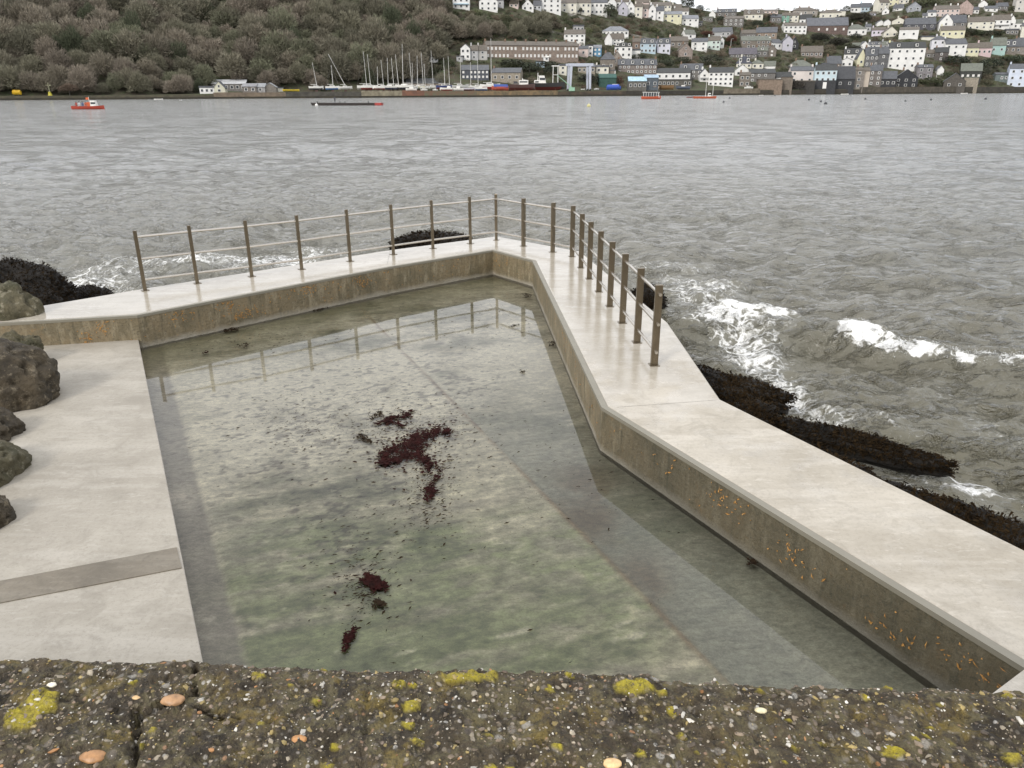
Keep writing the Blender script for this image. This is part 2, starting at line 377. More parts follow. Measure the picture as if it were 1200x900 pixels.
# dark fine specks of weed
spk = np.clip(blob(330, 470, 130, 60)*.8+blob(480, 480, 90, 60)+.8*blob(400, 640, 60, 60)+.45*blob(560, 440, 60, 30)+.5*blob(360, 560, 120, 60)+.4*blob(520, 370, 120, 30), 0, 1)
n6 = fbm(s1*11, s2*18, 6, 3, 61); n7 = fbm(X*2.5, Y*2.5, 6, 3, 71)
C = mixc(C, (.045, .035, .028), sm(.46, .60, n6+.30*spk+.3*n7*spk)*np.clip(spk*.9, 0, .55))
mC = C.mean((0, 1)); C = np.clip(mC*1.12+(C-mC)*1.30, .012, .8)*np.array((1.0, .985, .90))
ins = inside(X[:-1, :-1]+g/2, Y[:-1, :-1]+g/2, np.array([(p[0]*1.0, p[1]) for p in [(-6.5, 12.45), (-2.66, 15.99), (-.42, 17.78), (.62, 16.45), (1.25, 8.3), (3.5, 3.9), (1.2, 2.4), (-.6, 1.1), (-.4, .8), (-2.5, 4.4)]]))
idx = np.arange(X.size).reshape(X.shape)
fc = np.stack([idx[:-1, :-1], idx[:-1, 1:], idx[1:, 1:], idx[1:, :-1]], -1)[ins]
us, inv = np.unique(fc, return_inverse=True)
V = np.stack([X, Y, Z], -1).reshape(-1, 3)[us]
t = NT('pool_floor_concrete'); a = t.n('ShaderNodeAttribute', attribute_name='tone'); p = t.pos()
fn = t.noise(t.pos((1, 1.8, 1), (0, 0, math.radians(-18))), 11, 10, .78, .5)
col = t.mix(1.0, a.outputs['Color'], t.ramp(fn, [(.28, .65), (.48, 1.30), (.70, 2.05)]), 'MULTIPLY')
col = t.mix(1.0, col, t.ramp(t.noise(p, 60, 4, .7), [(.3, .75), (.7, 1.15)]), 'MULTIPLY')
mFloor = t.bsdf(col, .6, t.bump(t.noise(p, 45, 5, .7), .5, .004))
o = raw('pool_floor', V, inv.reshape(-1, 4), mFloor, smooth=True, attrs={'tone': C.reshape(-1, 3)[us]}); tag(o, kind='structure')
# --- film of water over the floor
t = NT('pool_water'); p = t.pos((1, 1.6, 1))
h1 = t.noise(p, 1.1, 2, .5); h2 = t.noise(t.pos((1, 2.6, 1), (0, 0, -.5)), 9, 3, .5)
nr = t.bump(h1, .05, .02); nr = t.bump(h2, .03, .002, nr)
fr = t.n('ShaderNodeFresnel', IOR=1.42); t.l(nr, fr.inputs['Normal'])
gl = t.n('ShaderNodeBsdfGlossy', Roughness=.03); t.l(nr, gl.inputs['Normal'])
tr = t.n('ShaderNodeBsdfTransparent', Color=(.965, .955, .92, 1))
ms = t.n('ShaderNodeMixShader'); t.l(t.math('MULTIPLY', fr.outputs[0], 1.05), ms.inputs[0]); t.l(tr.outputs[0], ms.inputs[1]); t.l(gl.outputs[0], ms.inputs[2]); t.l(ms.outputs[0], t.out.inputs[0])
mPW = t.m
wp = [(-6.27, 12.25), (-2.55, 15.85), (-.42, 17.58), (.5, 16.38), (1.08, 8.3), (3.32, 3.98), (1.2, 2.62), (-.7, 1.4), (-2.27, 4.5)]
me = bpy.data.meshes.new('pool_water'); me.from_pydata([(x, y, -.565) for x, y in wp][::-1], [], [tuple(range(len(wp)))]); me.materials.append(mPW)
o = link(bpy.data.objects.new('pool_water', me)); tag(o, kind='structure')
# --- seaweed on the floor
def frond_mesh(name, cx, cy, rx, ry, n, seed, m, parent=None, z=-.572, lift=.02, size=(.02, .09)):
    r = random.Random(seed); V = []; Fc = []; cen = []; wx_, wy_, ha = 0., 0., r.uniform(0, 6)
    for _k in range(16):
        cen.append((wx_, wy_, r.uniform(.06, .24)*(1.5 if _k < 3 else 1))); ha += r.gauss(0, .9); wx_ += .26*math.cos(ha); wy_ += .26*math.sin(ha)
        if math.hypot(wx_, wy_) > 1: wx_, wy_, ha = 0., 0., r.uniform(0, 6)
    for _ in range(n):
        a = r.uniform(0, 6.28); u_, v_, w_ = r.choice(cen); q = abs(r.gauss(0, .6))*w_*(1+(r.random() < .35)*r.expovariate(.7)); x = cx+rx*(u_+q*math.cos(a)); y = cy+ry*(v_+q*math.sin(a))
        ang = r.uniform(-.9, .9)+(.3 if r.random() < .6 else 1.6); l = r.uniform(*size); w = l*r.uniform(.10, .3); k = 3
        zz = z+r.random()*lift*max(0, 1-q); b = len(V)
        for i in range(k+1):
            f = i/k; ang += r.uniform(-.5, .5)
            ww = w*math.sin(math.pi*(.12+.8*f)); V.append((x-math.sin(ang)*ww, y+math.cos(ang)*ww, zz+r.random()*.006)); V.append((x+math.sin(ang)*ww, y-math.cos(ang)*ww, zz+r.random()*.006))
            x += math.cos(ang)*l/k; y += math.sin(ang)*l/k
        for i in range(k): Fc.append((b+2*i, b+2*i+1, b+2*i+3, b+2*i+2))
    return raw(name, V, Fc, m, parent)
mRed = pm('red_weed', (.032, .008, .007), (.015, .006, .005), 14, .9)
mBrn = pm('brown_weed', (.034, .022, .012), (.018, .012, .008), 14, .92)
clumps = [(486, 520, 44, 26, 1500, mRed, 'largest dark red heap of seaweed in the middle of the pool floor'),
          (462, 490, 30, 9, 360, mRed, 'ragged red seaweed clump just beyond the largest heap'),
          (440, 488, 8, 4, 60, mBrn, 'small round dark seaweed knot left of the ragged clump'),
          (500, 575, 18, 22, 200, mRed, 'loose seaweed trail on the near side of the largest heap'),
          (440, 688, 24, 13, 380, mRed, 'dark red seaweed clump nearer the parapet wall'),
          (443, 708, 10, 5, 70, mBrn, 'small brown seaweed tuft beside the nearer red clump'),
          (408, 748, 9, 14, 110, mRed, 'seaweed tuft nearest the parapet wall'),
          (425, 515, 14, 5, 70, mBrn, 'thin brown seaweed shred left of the largest heap'),
          (276, 387, 16, 4, 110, mBrn, 'flat black seaweed patch under the far left wall'),
          (374, 363, 13, 4, 90, mBrn, 'black seaweed patch at the foot of the far wall'),
          (283, 406, 7, 2.5, 40, mBrn, 'tiny black seaweed shred at the edge of the reflected sky'),
          (240, 414, 4, 2, 30, mRed, 'tiny red seaweed shred near the slab'),
          (616, 345, 14, 3, 60, mBrn, 'dark weed shred in the far corner of the pool'),
          (648, 404, 7, 3, 40, mBrn, 'black weed scrap against the right hand wall'),
          (601, 382, 7, 2, 30, mBrn, 'thin weed shred floating right of the reflected posts'),
          (881, 660, 5, 2.5, 40, mBrn, 'lone black weed scrap in the bare right hand half of the pool'),
          (612, 437, 5, 2, 20, mBrn, 'speck of weed halfway along the right hand wall')]
for i, (px, py, rx, ry, nn, m, lb) in enumerate(clumps):
    c = at(px, py, -.565); ex = np.linalg.norm(at(px+rx, py, -.565)-c); ey = abs(at(px, py-ry, -.565)[1]-c[1])
    o = frond_mesh('seaweed_clump', 0, 0, ex*1.15, ey*1.15, int(nn*1.7), 40+i, m, z=0, size=(.015, .045+.012*ex*4), lift=.016)
    o.location = (c[0], c[1], -.563); tag(o, lb, 'seaweed', 'seaweed washed into the pool')
V = []; Fc = []
r = random.Random(99)
for _ in range(3200):
    px, py, rx, ry = r.choice([(480, 510, 60, 30), (480, 510, 60, 30), (350, 500, 60, 25), (430, 690, 25, 30), (500, 570, 25, 30), (470, 500, 90, 45), (470, 500, 90, 45), (340, 490, 110, 60), (420, 660, 60, 60), (500, 590, 40, 40), (560, 380, 80, 25), (300, 400, 90, 15), (600, 560, 160, 120)])
    c = at(px+r.gauss(0, rx*.6), py+r.gauss(0, ry*.6), -.566)
    if not inside(np.array([c[0]]), np.array([c[1]]), POLY)[0]: continue
    ang = r.gauss(.4, .5); l = .006+.03*r.random()**3; w = l*r.uniform(.12, .35); e = (math.cos(ang)*l, math.sin(ang)*l); q = (-math.sin(ang)*w, math.cos(ang)*w); b = len(V)
    z = -.560+r.random()*.004
    V += [(c[0]-e[0], c[1]-e[1], z), (c[0]+q[0], c[1]+q[1], z+.003), (c[0]+e[0], c[1]+e[1], z), (c[0]-q[0], c[1]-q[1], z)]; Fc.append((b, b+1, b+2, b+3))
o = raw('weed_debris', V, Fc, mBrn); tag(o, 'scattered fine brown weed scraps on the pool floor', 'seaweed', kind='stuff')
# --- railing
mSteel = None
t = NT('dull_steel'); p = t.pos(); f = t.noise(t.pos((1, 1, .3)), 20, 5, .6)
mSteel = t.bsdf(t.mix(f, (.25, .205, .145), (.13, .105, .07)), t.math('MULTIPLY_ADD', f, .25, .18), t.bump(t.noise(p, 60, 3), .2, .002), Metallic=.75)
t = NT('bright_steel'); f = t.noise(t.pos(), 15, 4, .6)
mRail = t.bsdf(t.mix(f, (.62, .58, .52), (.45, .41, .35)), .25, None, Metallic=.85)
POSTS = [(-6.78, 13.88), (-6.02, 14.42), (-5.15, 14.97), (-4.32, 15.6), (-3.47, 16.36), (-2.64, 17.06), (-1.82, 17.72), (-.98, 18.3), (-.37, 18.74), (.28, 17.98), (.93, 17.27), (1.33, 16.78), (1.43, 15.66), (1.51, 14.68), (1.59, 13.68), (1.67, 12.68), (1.75, 11.7), (1.83, 10.7), (1.91, 9.72)]
rl = empty('railing', (-.37, 18.74, 0)); tag(rl, 'steel railing of flat posts and three tubes round the outer edge of the walkway', 'railing')
def rp(o): o.matrix_parent_inverse = Matrix.Translation(-rl.location); return o
for i, p in enumerate(POSTS):
    a = Vector(POSTS[max(0, i-1)]); b = Vector(POSTS[min(len(POSTS)-1, i+1)]); ang = math.atan2(b.y-a.y, b.x-a.x)
    mb = MB(); w = .045 if i < 9 else .05
    M = Matrix.Translation((p[0], p[1], 0))@Matrix.Rotation(ang, 4, 'Z')
    ww = .031 if i < 9 else .026; dd = .022 if i < 9 else .048
    mb.box(-ww, ww, -dd, dd, -.02, 1.1, M)
    o = rp(mb.build('post', mSteel, rl, bevel=.004))
    pl = MB().box(-.065, .065, -.065, .065, .0, .008, M); rp(pl.build('base_plate', mSteel, rl))
for z in (.985, .585, .20):
    segs = []
    mb = MB()
    for i in range(len(POSTS)-1):
        a = Vector((*POSTS[i], z)); b = Vector((*POSTS[i+1], z)); d = (b-a).normalized()
        e0 = .10 if i == 0 else 0; e1 = .09 if i == len(POSTS)-2 else 0
        mb.tube(a-d*e0*0-d*0, b+d*e1, .021, n=10)
    rp(mb.build('rail', mRail, rl, smooth=False))
# --- rocks
def rockmat(name, c1, c2, c3, rough=.7, bs=12, bd=.05):
    t = NT(name); p = t.pos(); a = t.noise(p, 2.5, 8, .65); b = t.noise(p, 9, 6, .7); c = t.noise(p, 40, 4, .7)
    col = t.mix(t.ramp(a, [(.38, 0.), (.6, 1.)]), c1, c2); col = t.mix(t.ramp(b, [(.55, 0.), (.66, 1.)]), col, c3)
    col = t.mix(t.ramp(c, [(.3, .8), (.45, 0.)]), col, tuple(x*.3 for x in c1))
    return t.bsdf(col, rough, t.bump(t.noise(p, bs, 8, .7), 1.0, bd))
mRockB = rockmat('boulder_stone', (.120, .092, .055), (.050, .040, .026), (.26, .215, .145), .8, 14, .09)
mRockG = rockmat('mossy_stone', (.17, .145, .085), (.075, .070, .035), (.30, .27, .19), .8, 12, .10)
mRockK = rockmat('black_rock', (.016, .012, .008), (.009, .007, .005), (.032, .024, .015), .65, 20, .08)
def rock(name, c, rad, m, label, seed, amp=.28, sub=5, flat=0, parent=None, group=None, rz=0):
    bm = bmesh.new(); bmesh.ops.create_icosphere(bm, subdivisions=sub, radius=1)
    v = np.array([x.co[:] for x in bm.verts]); s = seed*13.7
    ridg = 1-2*np.abs(fbm(v[:, 0]*1.1+s, v[:, 1]*1.1, v[:, 2]*1.1, 4, seed))
    d = 1+amp*fbm(v[:, 0]*1.3+s, v[:, 1]*1.3, v[:, 2]*1.3, 5, seed+3)+amp*.5*(ridg-.6)+amp*.35*fbm(v[:, 0]*6+s, v[:, 1]*6, v[:, 2]*6, 4, seed+5)-amp*.35*np.exp(-(fbm(v[:, 0]*2+s, v[:, 1]*2, v[:, 2]*3.2, 3, seed+9)/.045)**2)
    v = v*d[:, None]*np.array(rad)
    f = np.array([[q.index for q in p.verts] for p in bm.faces]); bm.free()
    o = raw(name, v, f, m, parent, smooth=True); o.location = c; o.rotation_euler.z = rz
    if label: tag(o, label, 'rock', group)
    return o, v
def fronds_on(o, v, n, seed, m, size=.05, zmin=-.1, label=None):
    r = np.random.default_rng(seed); ok = v[v[:, 2] > zmin*abs(v[:, 2]).max()]
    p = ok[r.integers(0, len(ok), n)]+r.normal(0, size*.5, (n, 3)); c = p/np.linalg.norm(p, axis=1)[:, None]
    d = r.normal(0, 1, (n, 3)); d[:, 2] -= .6; d /= np.linalg.norm(d, axis=1)[:, None]; w = np.cross(d, c); w /= np.linalg.norm(w, axis=1)[:, None]+1e-6
    l = size*r.uniform(.5, 1.8, (n, 1)); k = l*r.uniform(.12, .4, (n, 1))
    V = np.stack([p-w*k*.4, p+w*k*.4, p+d*l+w*k+c*l*.3, p+d*l-w*k+c*l*.35], 1).reshape(-1, 3)
    return raw('seaweed', V, np.arange(4*n).reshape(-1, 4), m, o)
mKelp = pm('bladder_weed', (.014, .010, .006), (.034, .021, .009), 11, .9)
mKelpD = pm('black_weed', (.012, .009, .006), (.026, .018, .010), 11, .95)
c = at(5, 402, -.42)
o, v = rock('rock', (c[0]-.15, c[1]+.30, -.30), (.68, .55, .80), mRockG, 'lumpy ochre and grey boulder, furthest of the three bare ones beside the slab', 3, .3)
c = at(20, 480, -.4)
o, v = rock('rock', (c[0]-.42, c[1]+.45, -.25), (.72, .62, .62), mRockB, 'dark purple brown boulder, middle of the three beside the slab', 11, .22, group=None)
c = at(-8, 560, -.4)
o, v = rock('rock', (c[0]-.22, c[1]+.05, -.38), (.42, .62, .42), mRockG, 'mossy boulder cut by the left edge, nearest the parapet', 8, .3)
c = at(22, 425, -.4); o, v = rock('rock', (c[0]+.02, c[1]+.1, -.3), (.34, .3, .36), mRockG, 'smaller cracked stone wedged between the furthest and the middle boulder', 21, .4)
c = at(30, 352, -.4); o, v = rock('rock', (c[0]-.75, c[1]+.9, -.75), (1.15, .8, .92), mRockK, 'black weed covered rock standing behind the boulders at the left end of the walkway', 15, .25)
fronds_on(o, v, 12000, 1, mKelpD, .035)
c = at(98, 352, -.9); o, v = rock('rock', (c[0]-.1, c[1]+.5, -1.1), (.45, .35, .40), mRockK, 'low black rock at the foot of the railing end, half in the surf', 16, .3, 4)
fronds_on(o, v, 3000, 2, mKelpD, .03)
c = at(502, 285, -.9); o, v = rock('rock', (c[0]+.05, c[1]+.75, -1.22), (1.25, .6, .48), mRockK, 'long low black rock in the water seen through the railing near its corner', 17, .25)
fronds_on(o, v, 7000, 3, mKelpD, .05)
c = at(755, 348, -1.0); o, v = rock('rock', (c[0]+.05, c[1]+.1, -1.2), (.42, .42, .50), mRockK, 'dark rock in the surf just right of the last railing posts', 18, .3, 4)
fronds_on(o, v, 3000, 4, mKelpD, .04)
reef = [(862, 450, .98, .34, .26, -.7, 'broad kelp covered reef beside the bend of the walkway'), (882, 478, .35, .25, .22, -.2, 'small wet stone among the kelp between the two reefs'),
        (1002, 514, 1.25, .15, .19, -.60, 'long kelp covered ridge standing clear of the walkway'), (985, 548, .75, .17, .22, -.95, 'narrow kelp ridge hugging the middle of the walkway'),
        (1100, 592, .70, .14, .18, -.95, 'thin kelp ridge hugging the walkway, second from the right edge of the picture'), (1170, 618, .85, .24, .22, -.95, 'kelp ridge at the right edge of the picture beside the walkway')]
for i, (px, py, a, b, h, rz, lb) in enumerate(reef):
    c = at(px, py, -1.12)
    o, v = rock('reef', (c[0], c[1], -1.24), (a, b, h), mRockK, None, 30+i, .45, 5, rz=rz); tag(o, lb, 'reef', 'kelp covered reefs beside the walkway')
    fronds_on(o, v, int(9000*a), 50+i, mKelp, .032)
c = at(-8, 512, -.4); o, v = rock('rock', (c[0]-.12, c[1]+.05, -.40), (.36, .34, .36), mRockB, 'low brown boulder filling the gap between the middle boulder and the mossy one', 44, .35)
c = at(-10, 612, -.4); o, v = rock('rock', (c[0]-.12, c[1]+.02, -.42), (.26, .30, .24), mRockB, 'small brown stone cut by the left edge, nearest of all to the joint strip', 47, .35)
# --- parapet in the foreground
eL, eM, eR = at(-60, 753, 2.9), at(600, 772, 2.9), at(1260, 797, 2.9)
par = empty('parapet_wall', (0, .45, -.4)); tag(par, 'lichen spotted pebbly concrete parapet across the whole foreground', 'parapet')
gx = .0032
xs = np.arange(-1.5, 1.5, gx); ds = np.arange(0, .50, gx)
X, D = np.meshgrid(xs, ds)
edge = np.interp(X, [eL[0], eM[0], eR[0]], [eL[1], eM[1], eR[1]])+.005*fbm(X*9, 0, 0, 4, 3)
Y = edge-D
rnd = fbm(X*28, Y*28, 0, 5, 5, .6); r2 = fbm(X*7, Y*7, 0, 4, 6); r3 = fbm(X*110, Y*110, 0, 2, 8)
Zp = 2.9+.006*r2+.0085*rnd+.0045*r3-.03*np.exp(-D/.010)-.004*np.exp(-D/.03)
# open joints / cracks between the castings
for (ax, ay, bx, by, wd, dp) in ((226, 750, 228, 812, .0022, .014), (228, 830, 280, 838, .002, .010), (160, 832, 158, 905, .0024, .012), (228, 812, 160, 838, .0022, .008), (432, 800, 425, 900, .002, .003)):
    a = at(ax, ay, 2.9); b = at(bx, by, 2.9); t_ = np.clip(((X-a[0])*(b[0]-a[0])+(Y-a[1])*(b[1]-a[1]))/((b[0]-a[0])**2+(b[1]-a[1])**2), 0, 1)
    dd = np.hypot(X-a[0]-t_*(b[0]-a[0]), Y-a[1]-t_*(b[1]-a[1]))+.003*vn(X*60, Y*60, 0, 4)
    Zp -= dp*np.exp(-(np.clip(dd, 0, 1)/wd)**2)
idx = np.arange(X.size).reshape(X.shape)
fc = np.stack([idx[:-1, :-1], idx[1:, :-1], idx[1:, 1:], idx[:-1, 1:]], -1).reshape(-1, 4)
# lichen mask
L_ = np.zeros(X.shape)
for (px, py, rx, ry, k) in ((40, 830, 25, 28, 1), (60, 815, 14, 8, .8), (18, 835, 8, 20, .9), (468, 802, 12, 6, 1), (483, 827, 14, 9, 1.1), (540, 793, 28, 9, 1.3), (575, 793, 8, 10, .9), (745, 805, 24, 10, 1.3), (700, 800, 25, 10, .45), (788, 832, 9, 7, 1), (800, 862, 8, 7, .8), (668, 790, 8, 5, .9), (1045, 880, 14, 9, 1), (1185, 890, 12, 8, 1), (925, 840, 10, 6, .6), (1080, 828, 14, 8, .5), (570, 862, 14, 6, .5), (130, 795, 10, 6, .5), (840, 845, 8, 5, .5), (1120, 870, 20, 8, .5), (455, 860, 8, 12, .5), (330, 850, 20, 10, .4), (640, 870, 20, 10, .3)):
    c = at(px, py, 2.9); ex = abs(at(px+rx, py, 2.9)[0]-c[0]); ey = abs(at(px, py-ry, 2.9)[1]-c[1])
    L_ = np.maximum(L_, k*np.exp(-(((X-c[0])/ex)**2+((Y-c[1])/ey)**2)))
rl_ = random.Random(8)
for _ in range(260):
    x_, d_, s_ = rl_.uniform(-1, 1), rl_.uniform(0, .42), rl_.uniform(.003, .010); L_ = np.maximum(L_, rl_.uniform(.55, 1.1)*np.exp(-(((X-x_)/s_)**2+((D-d_)/(s_*.8))**2)))
L_ = L_+.35*fbm(X*45, Y*45, 0, 4, 14)+.10*sm(.1, .5, fbm(X*6, Y*6, 0, 3, 15))
lich = sm(.55, .68, L_); Zp += .003*lich
t = NT('pebbly_concrete'); p = t.pos()
v1 = t.n('ShaderNodeTexVoronoi', Scale=150.0); t.l(p, v1.inputs['Vector']); v2 = t.n('ShaderNodeTexVoronoi', Scale=70.0); t.l(p, v2.inputs['Vector'])
bw = t.n('ShaderNodeSeparateColor'); t.l(v1.outputs['Color'], bw.inputs[0]); bw2 = t.n('ShaderNodeSeparateColor'); t.l(v2.outputs['Color'], bw2.inputs[0])
base = t.mix(t.ramp(t.noise(p, 14, 8, .7), [(.35, 0.), (.65, 1.)]), (.024, .017, .009), (.092, .068, .036))
base = t.mix(t.ramp(t.noise(p, 45, 5, .7), [(.48, 0.), (.60, 1.)]), base, (.12, .10, .050))
st = t.ramp(bw.outputs[1], [(.0, (.07, .05, .035)), (.3, (.16, .14, .11)), (.6, (.26, .21, .15)), (.85, (.48, .46, .42)), (1, (.30, .14, .05))])
col = t.mix(t.math('MULTIPLY', t.ramp(v1.outputs['Distance'], [(.25, 1.), (.42, 0.)]), t.ramp(bw.outputs[0], [(.62, 0.), (.68, 1.)])), base, st)
st2 = t.ramp(bw2.outputs[1], [(.0, (.10, .08, .06)), (.5, (.22, .19, .15)), (1, (.40, .38, .34))])
col = t.mix(t.math('MULTIPLY', t.ramp(v2.outputs['Distance'], [(.25, 1.), (.4, 0.)]), t.ramp(bw2.outputs[0], [(.80, 0.), (.84, 1.)])), col, st2)
la = t.n('ShaderNodeAttribute', attribute_name='lichen')
lc = t.mix(t.ramp(t.noise(p, 90, 4, .7), [(.35, 0.), (.65, 1.)]), (.46, .38, .025), (.26, .21, .035))
col = t.mix(la.outputs['Fac'], col, lc)
col = t.mix(t.math('MULTIPLY', t.ramp(t.noise(p, 22, 6, .7), [(.54, 0.), (.66, 1.)]), .55), col, (.25, .18, .035))
cav = t.ramp(t.noise(p, 60, 6, .8), [(.36, 1.), (.46, 0.)]); col = t.mix(t.math('MULTIPLY', cav, .8), col, (.010, .008, .005)); col = t.mix(t.math('MULTIPLY', t.ramp(t.noise(p, 95, 4, .8), [(.60, 0.), (.66, 1.)]), .6), col, (.24, .20, .13))
hb = t.math('ADD', t.math('MULTIPLY', v1.outputs['Distance'], -.5), t.noise(p, 130, 4, .7))
mPeb = t.bsdf(col, .75, t.bump(hb, 1.0, .009))
o = raw('coping', np.stack([X, Y, Zp], -1).reshape(-1, 3), fc, mPeb, par, smooth=False, attrs={'lichen': lich.ravel()}); o.matrix_parent_inverse = Matrix.Translation(-par.location)
if o.data.polygons[0].normal.z < 0: o.data.flip_normals()
mb = MB()
for i in range(14):
    xa, xb = -1.5+3*i/14, -1.5+3*(i+1)/14
    ea, eb = [np.interp(q, [eL[0], eM[0], eR[0]], [eL[1], eM[1], eR[1]])-.012 for q in (xa, xb)]
    mb.add([(xa, ea, -.4), (xb, eb, -.4), (xb, eb-.46, -.4), (xa, ea-.46, -.4), (xa, ea, 2.865), (xb, eb, 2.865), (xb, eb-.46, 2.865), (xa, ea-.46, 2.865)], [(0, 1, 5, 4), (2, 3, 7, 6), (4, 5, 6, 7)]+([(3, 0, 4, 7)] if i == 0 else [])+([(1, 2, 6, 5)] if i == 13 else []))
o = mb.build('wall_body', mPeb, par); o.matrix_parent_inverse = Matrix.Translation(-par.location)
mb = MB().box(-14, -1.5, .15, .62, -.6, 2.85).box(1.5, 9, .15, .62, -.6, 2.85); o = mb.build('wall_body', mPeb, par); o.matrix_parent_inverse = Matrix.Translation(-par.location)
# pebbles set in the coping
bm = bmesh.new(); bmesh.ops.create_icosphere(bm, subdivisions=1, radius=1); pv = np.array([x.co[:] for x in bm.verts]); pf = np.array([[q.index for q in f.verts] for f in bm.faces]); bm.free()
def pebbles(name, n, s0, s1, seed, cols, w):
    r = np.random.default_rng(seed); x = r.uniform(-1.2, 1.2, n); d = r.uniform(.0, .48, n)
    i = np.clip(((x+1.5)/gx).astype(int), 0, len(xs)-1); j = np.clip((d/gx).astype(int), 0, len(ds)-1)
    P = np.stack([X[j, i], Y[j, i], Zp[j, i]], -1); s = s0+(s1-s0)*r.random(n)**3
    a = r.uniform(0, 6.28, n); sc = np.stack([s*r.uniform(.8, 1.5, n), s*r.uniform(.6, 1.1, n), s*r.uniform(.35, .7, n)], -1)
    q = pv[None]*sc[:, None]*(1+r.uniform(-.32, .32, (n, len(pv), 1)))
    ca, sa = np.cos(a)[:, None], np.sin(a)[:, None]
    q = np.stack([q[..., 0]*ca-q[..., 1]*sa, q[..., 0]*sa+q[..., 1]*ca, q[..., 2]-.25*s[:, None]], -1)+P[:, None]
    fcs = (pf[None]+(np.arange(n)*len(pv))[:, None, None]).reshape(-1, 3)
    cc = np.array(cols)[r.choice(len(cols), n, p=w)]*r.uniform(.55, 1.05, (n, 1))
    o = raw(name, q.reshape(-1, 3), fcs, mStone, par, smooth=False, attrs={'tone': np.repeat(cc, len(pv), 0)}); o.matrix_parent_inverse = Matrix.Translation(-par.location); o['kind'] = 'stuff'
t = NT('pebble_stone'); a = t.n('ShaderNodeAttribute', attribute_name='tone'); mStone = t.bsdf(t.mix(1.0, a.outputs['Color'], t.ramp(t.noise(t.pos(), 200, 3), [(.3, .7), (.7, 1.2)]), 'MULTIPLY'), .45)
PC = [(.68, .64, .56), (.40, .34, .25), (.25, .19, .13), (.12, .09, .06), (.40, .20, .08), (.36, .27, .10)]
pebbles('aggregate', 17000, .0009, .0040, 5, PC, [.12, .18, .26, .26, .03, .15])
pebbles('grit', 14000, .0006, .0018, 6, PC, [.30, .25, .15, .10, .04, .16])
for px, py, s, cc in ((202, 818, .012, (.42, .24, .12)), (108, 884, .012, (.40, .21, .09)), (350, 864, .008, (.48, .24, .09)), (892, 830, .006, (.7, .62, .4)), (160, 815, .005, (.6, .4, .2)), (718, 892, .009, (.75, .5, .25)), (60, 800, .005, (.8, .75, .6))):
    s *= .68; c = at(px, py, 2.905); i = int((c[0]+1.5)/gx); q = pv*np.array((s*1.5, s*.95, s*.6))+np.array((c[0], c[1], 2.903))
    bm = bmesh.new(); bmesh.ops.create_icosphere(bm, subdivisions=3, radius=1); v = np.array([x.co[:] for x in bm.verts]); f = np.array([[k.index for k in ff.verts] for ff in bm.faces]); bm.free()
    v = v*(1+.12*vn(v[:, 0]*2+px, v[:, 1]*2, v[:, 2]*2, 3))[:, None]*np.array((s*1.5, s*.95, s*.6))
    o = raw('pebble', v+np.array((c[0], c[1], 2.902)), f, mStone, par, smooth=True, attrs={'tone': np.tile(cc, (len(v), 1))}); o.matrix_parent_inverse = Matrix.Translation(-par.location)
# path behind the parapet
o = MB().box(-14, 9, -12, .2, -3, 1.9).build('path', mStrip); tag(o, kind='structure')
# ================================================================= SEA
thl = np.concatenate([np.linspace(-100, -46, 28)[:-1], np.linspace(-46, 46, 900), np.linspace(46, 100, 28)[1:]])*math.pi/180
al = np.concatenate([np.linspace(.80, .155, 560)[:-1], np.linspace(.155, .010, 330)])
rr = 4.8/al; rr = np.append(rr, [600, 900, 1500])
TT, RR = np.meshgrid(thl, rr); X = RR*np.sin(TT); Y = RR*np.cos(TT)
dr = np.gradient(rr)[:, None]*np.ones_like(X); dth = RR*np.radians(.103); sp = np.maximum(dr, dth)
wx = X+.8*fbm(X*.12, Y*.12, 0, 3, 2)+.12*fbm(X*.7, Y*.7, 0, 2, 4); wy = Y+.8*fbm(X*.12, Y*.12, 7, 3, 3)+.12*fbm(X*.7, Y*.7, 5, 2, 6)
Hh = np.zeros_like(X); r = np.random.default_rng(3)
for i in range(70):
    lam = .28*(8.5/.28)**r.random(); k = 2*math.pi/lam; a = math.radians(r.normal(-104, 34)); amp = .0118*lam**.66*r.uniform(.6, 1.4)
    ph = r.uniform(0, 6.28); fade = sm(2.2, 5.0, lam/sp)*(1-.35*sm(18, 45, RR))
    q_ = k*(wx*math.cos(a)+wy*math.sin(a))+ph; s = np.sin(q_); cs = 1-2*np.abs(np.sin(q_/2))**1.15; Hh += fade*amp*(.45*s+.85*cs)
Hh *= .75+.5*fbm(X*.06, Y*.06, 0, 3, 9)+.25
foam = np.zeros_like(X)
def wc(px, py, z=SEA): return at(px, py, z)
def wblob(px, py, rx, ry, rot=0):
    c = wc(px, py); ex = np.linalg.norm(wc(px+rx, py)-c); e2 = abs(wc(px, py-ry)[1]-c[1])
    dx, dy = X-c[0], Y-c[1]; cr, sr = math.cos(rot), math.sin(rot)
    return np.exp(-(((dx*cr+dy*sr)/ex)**2+((-dx*sr+dy*cr)/e2)**2))
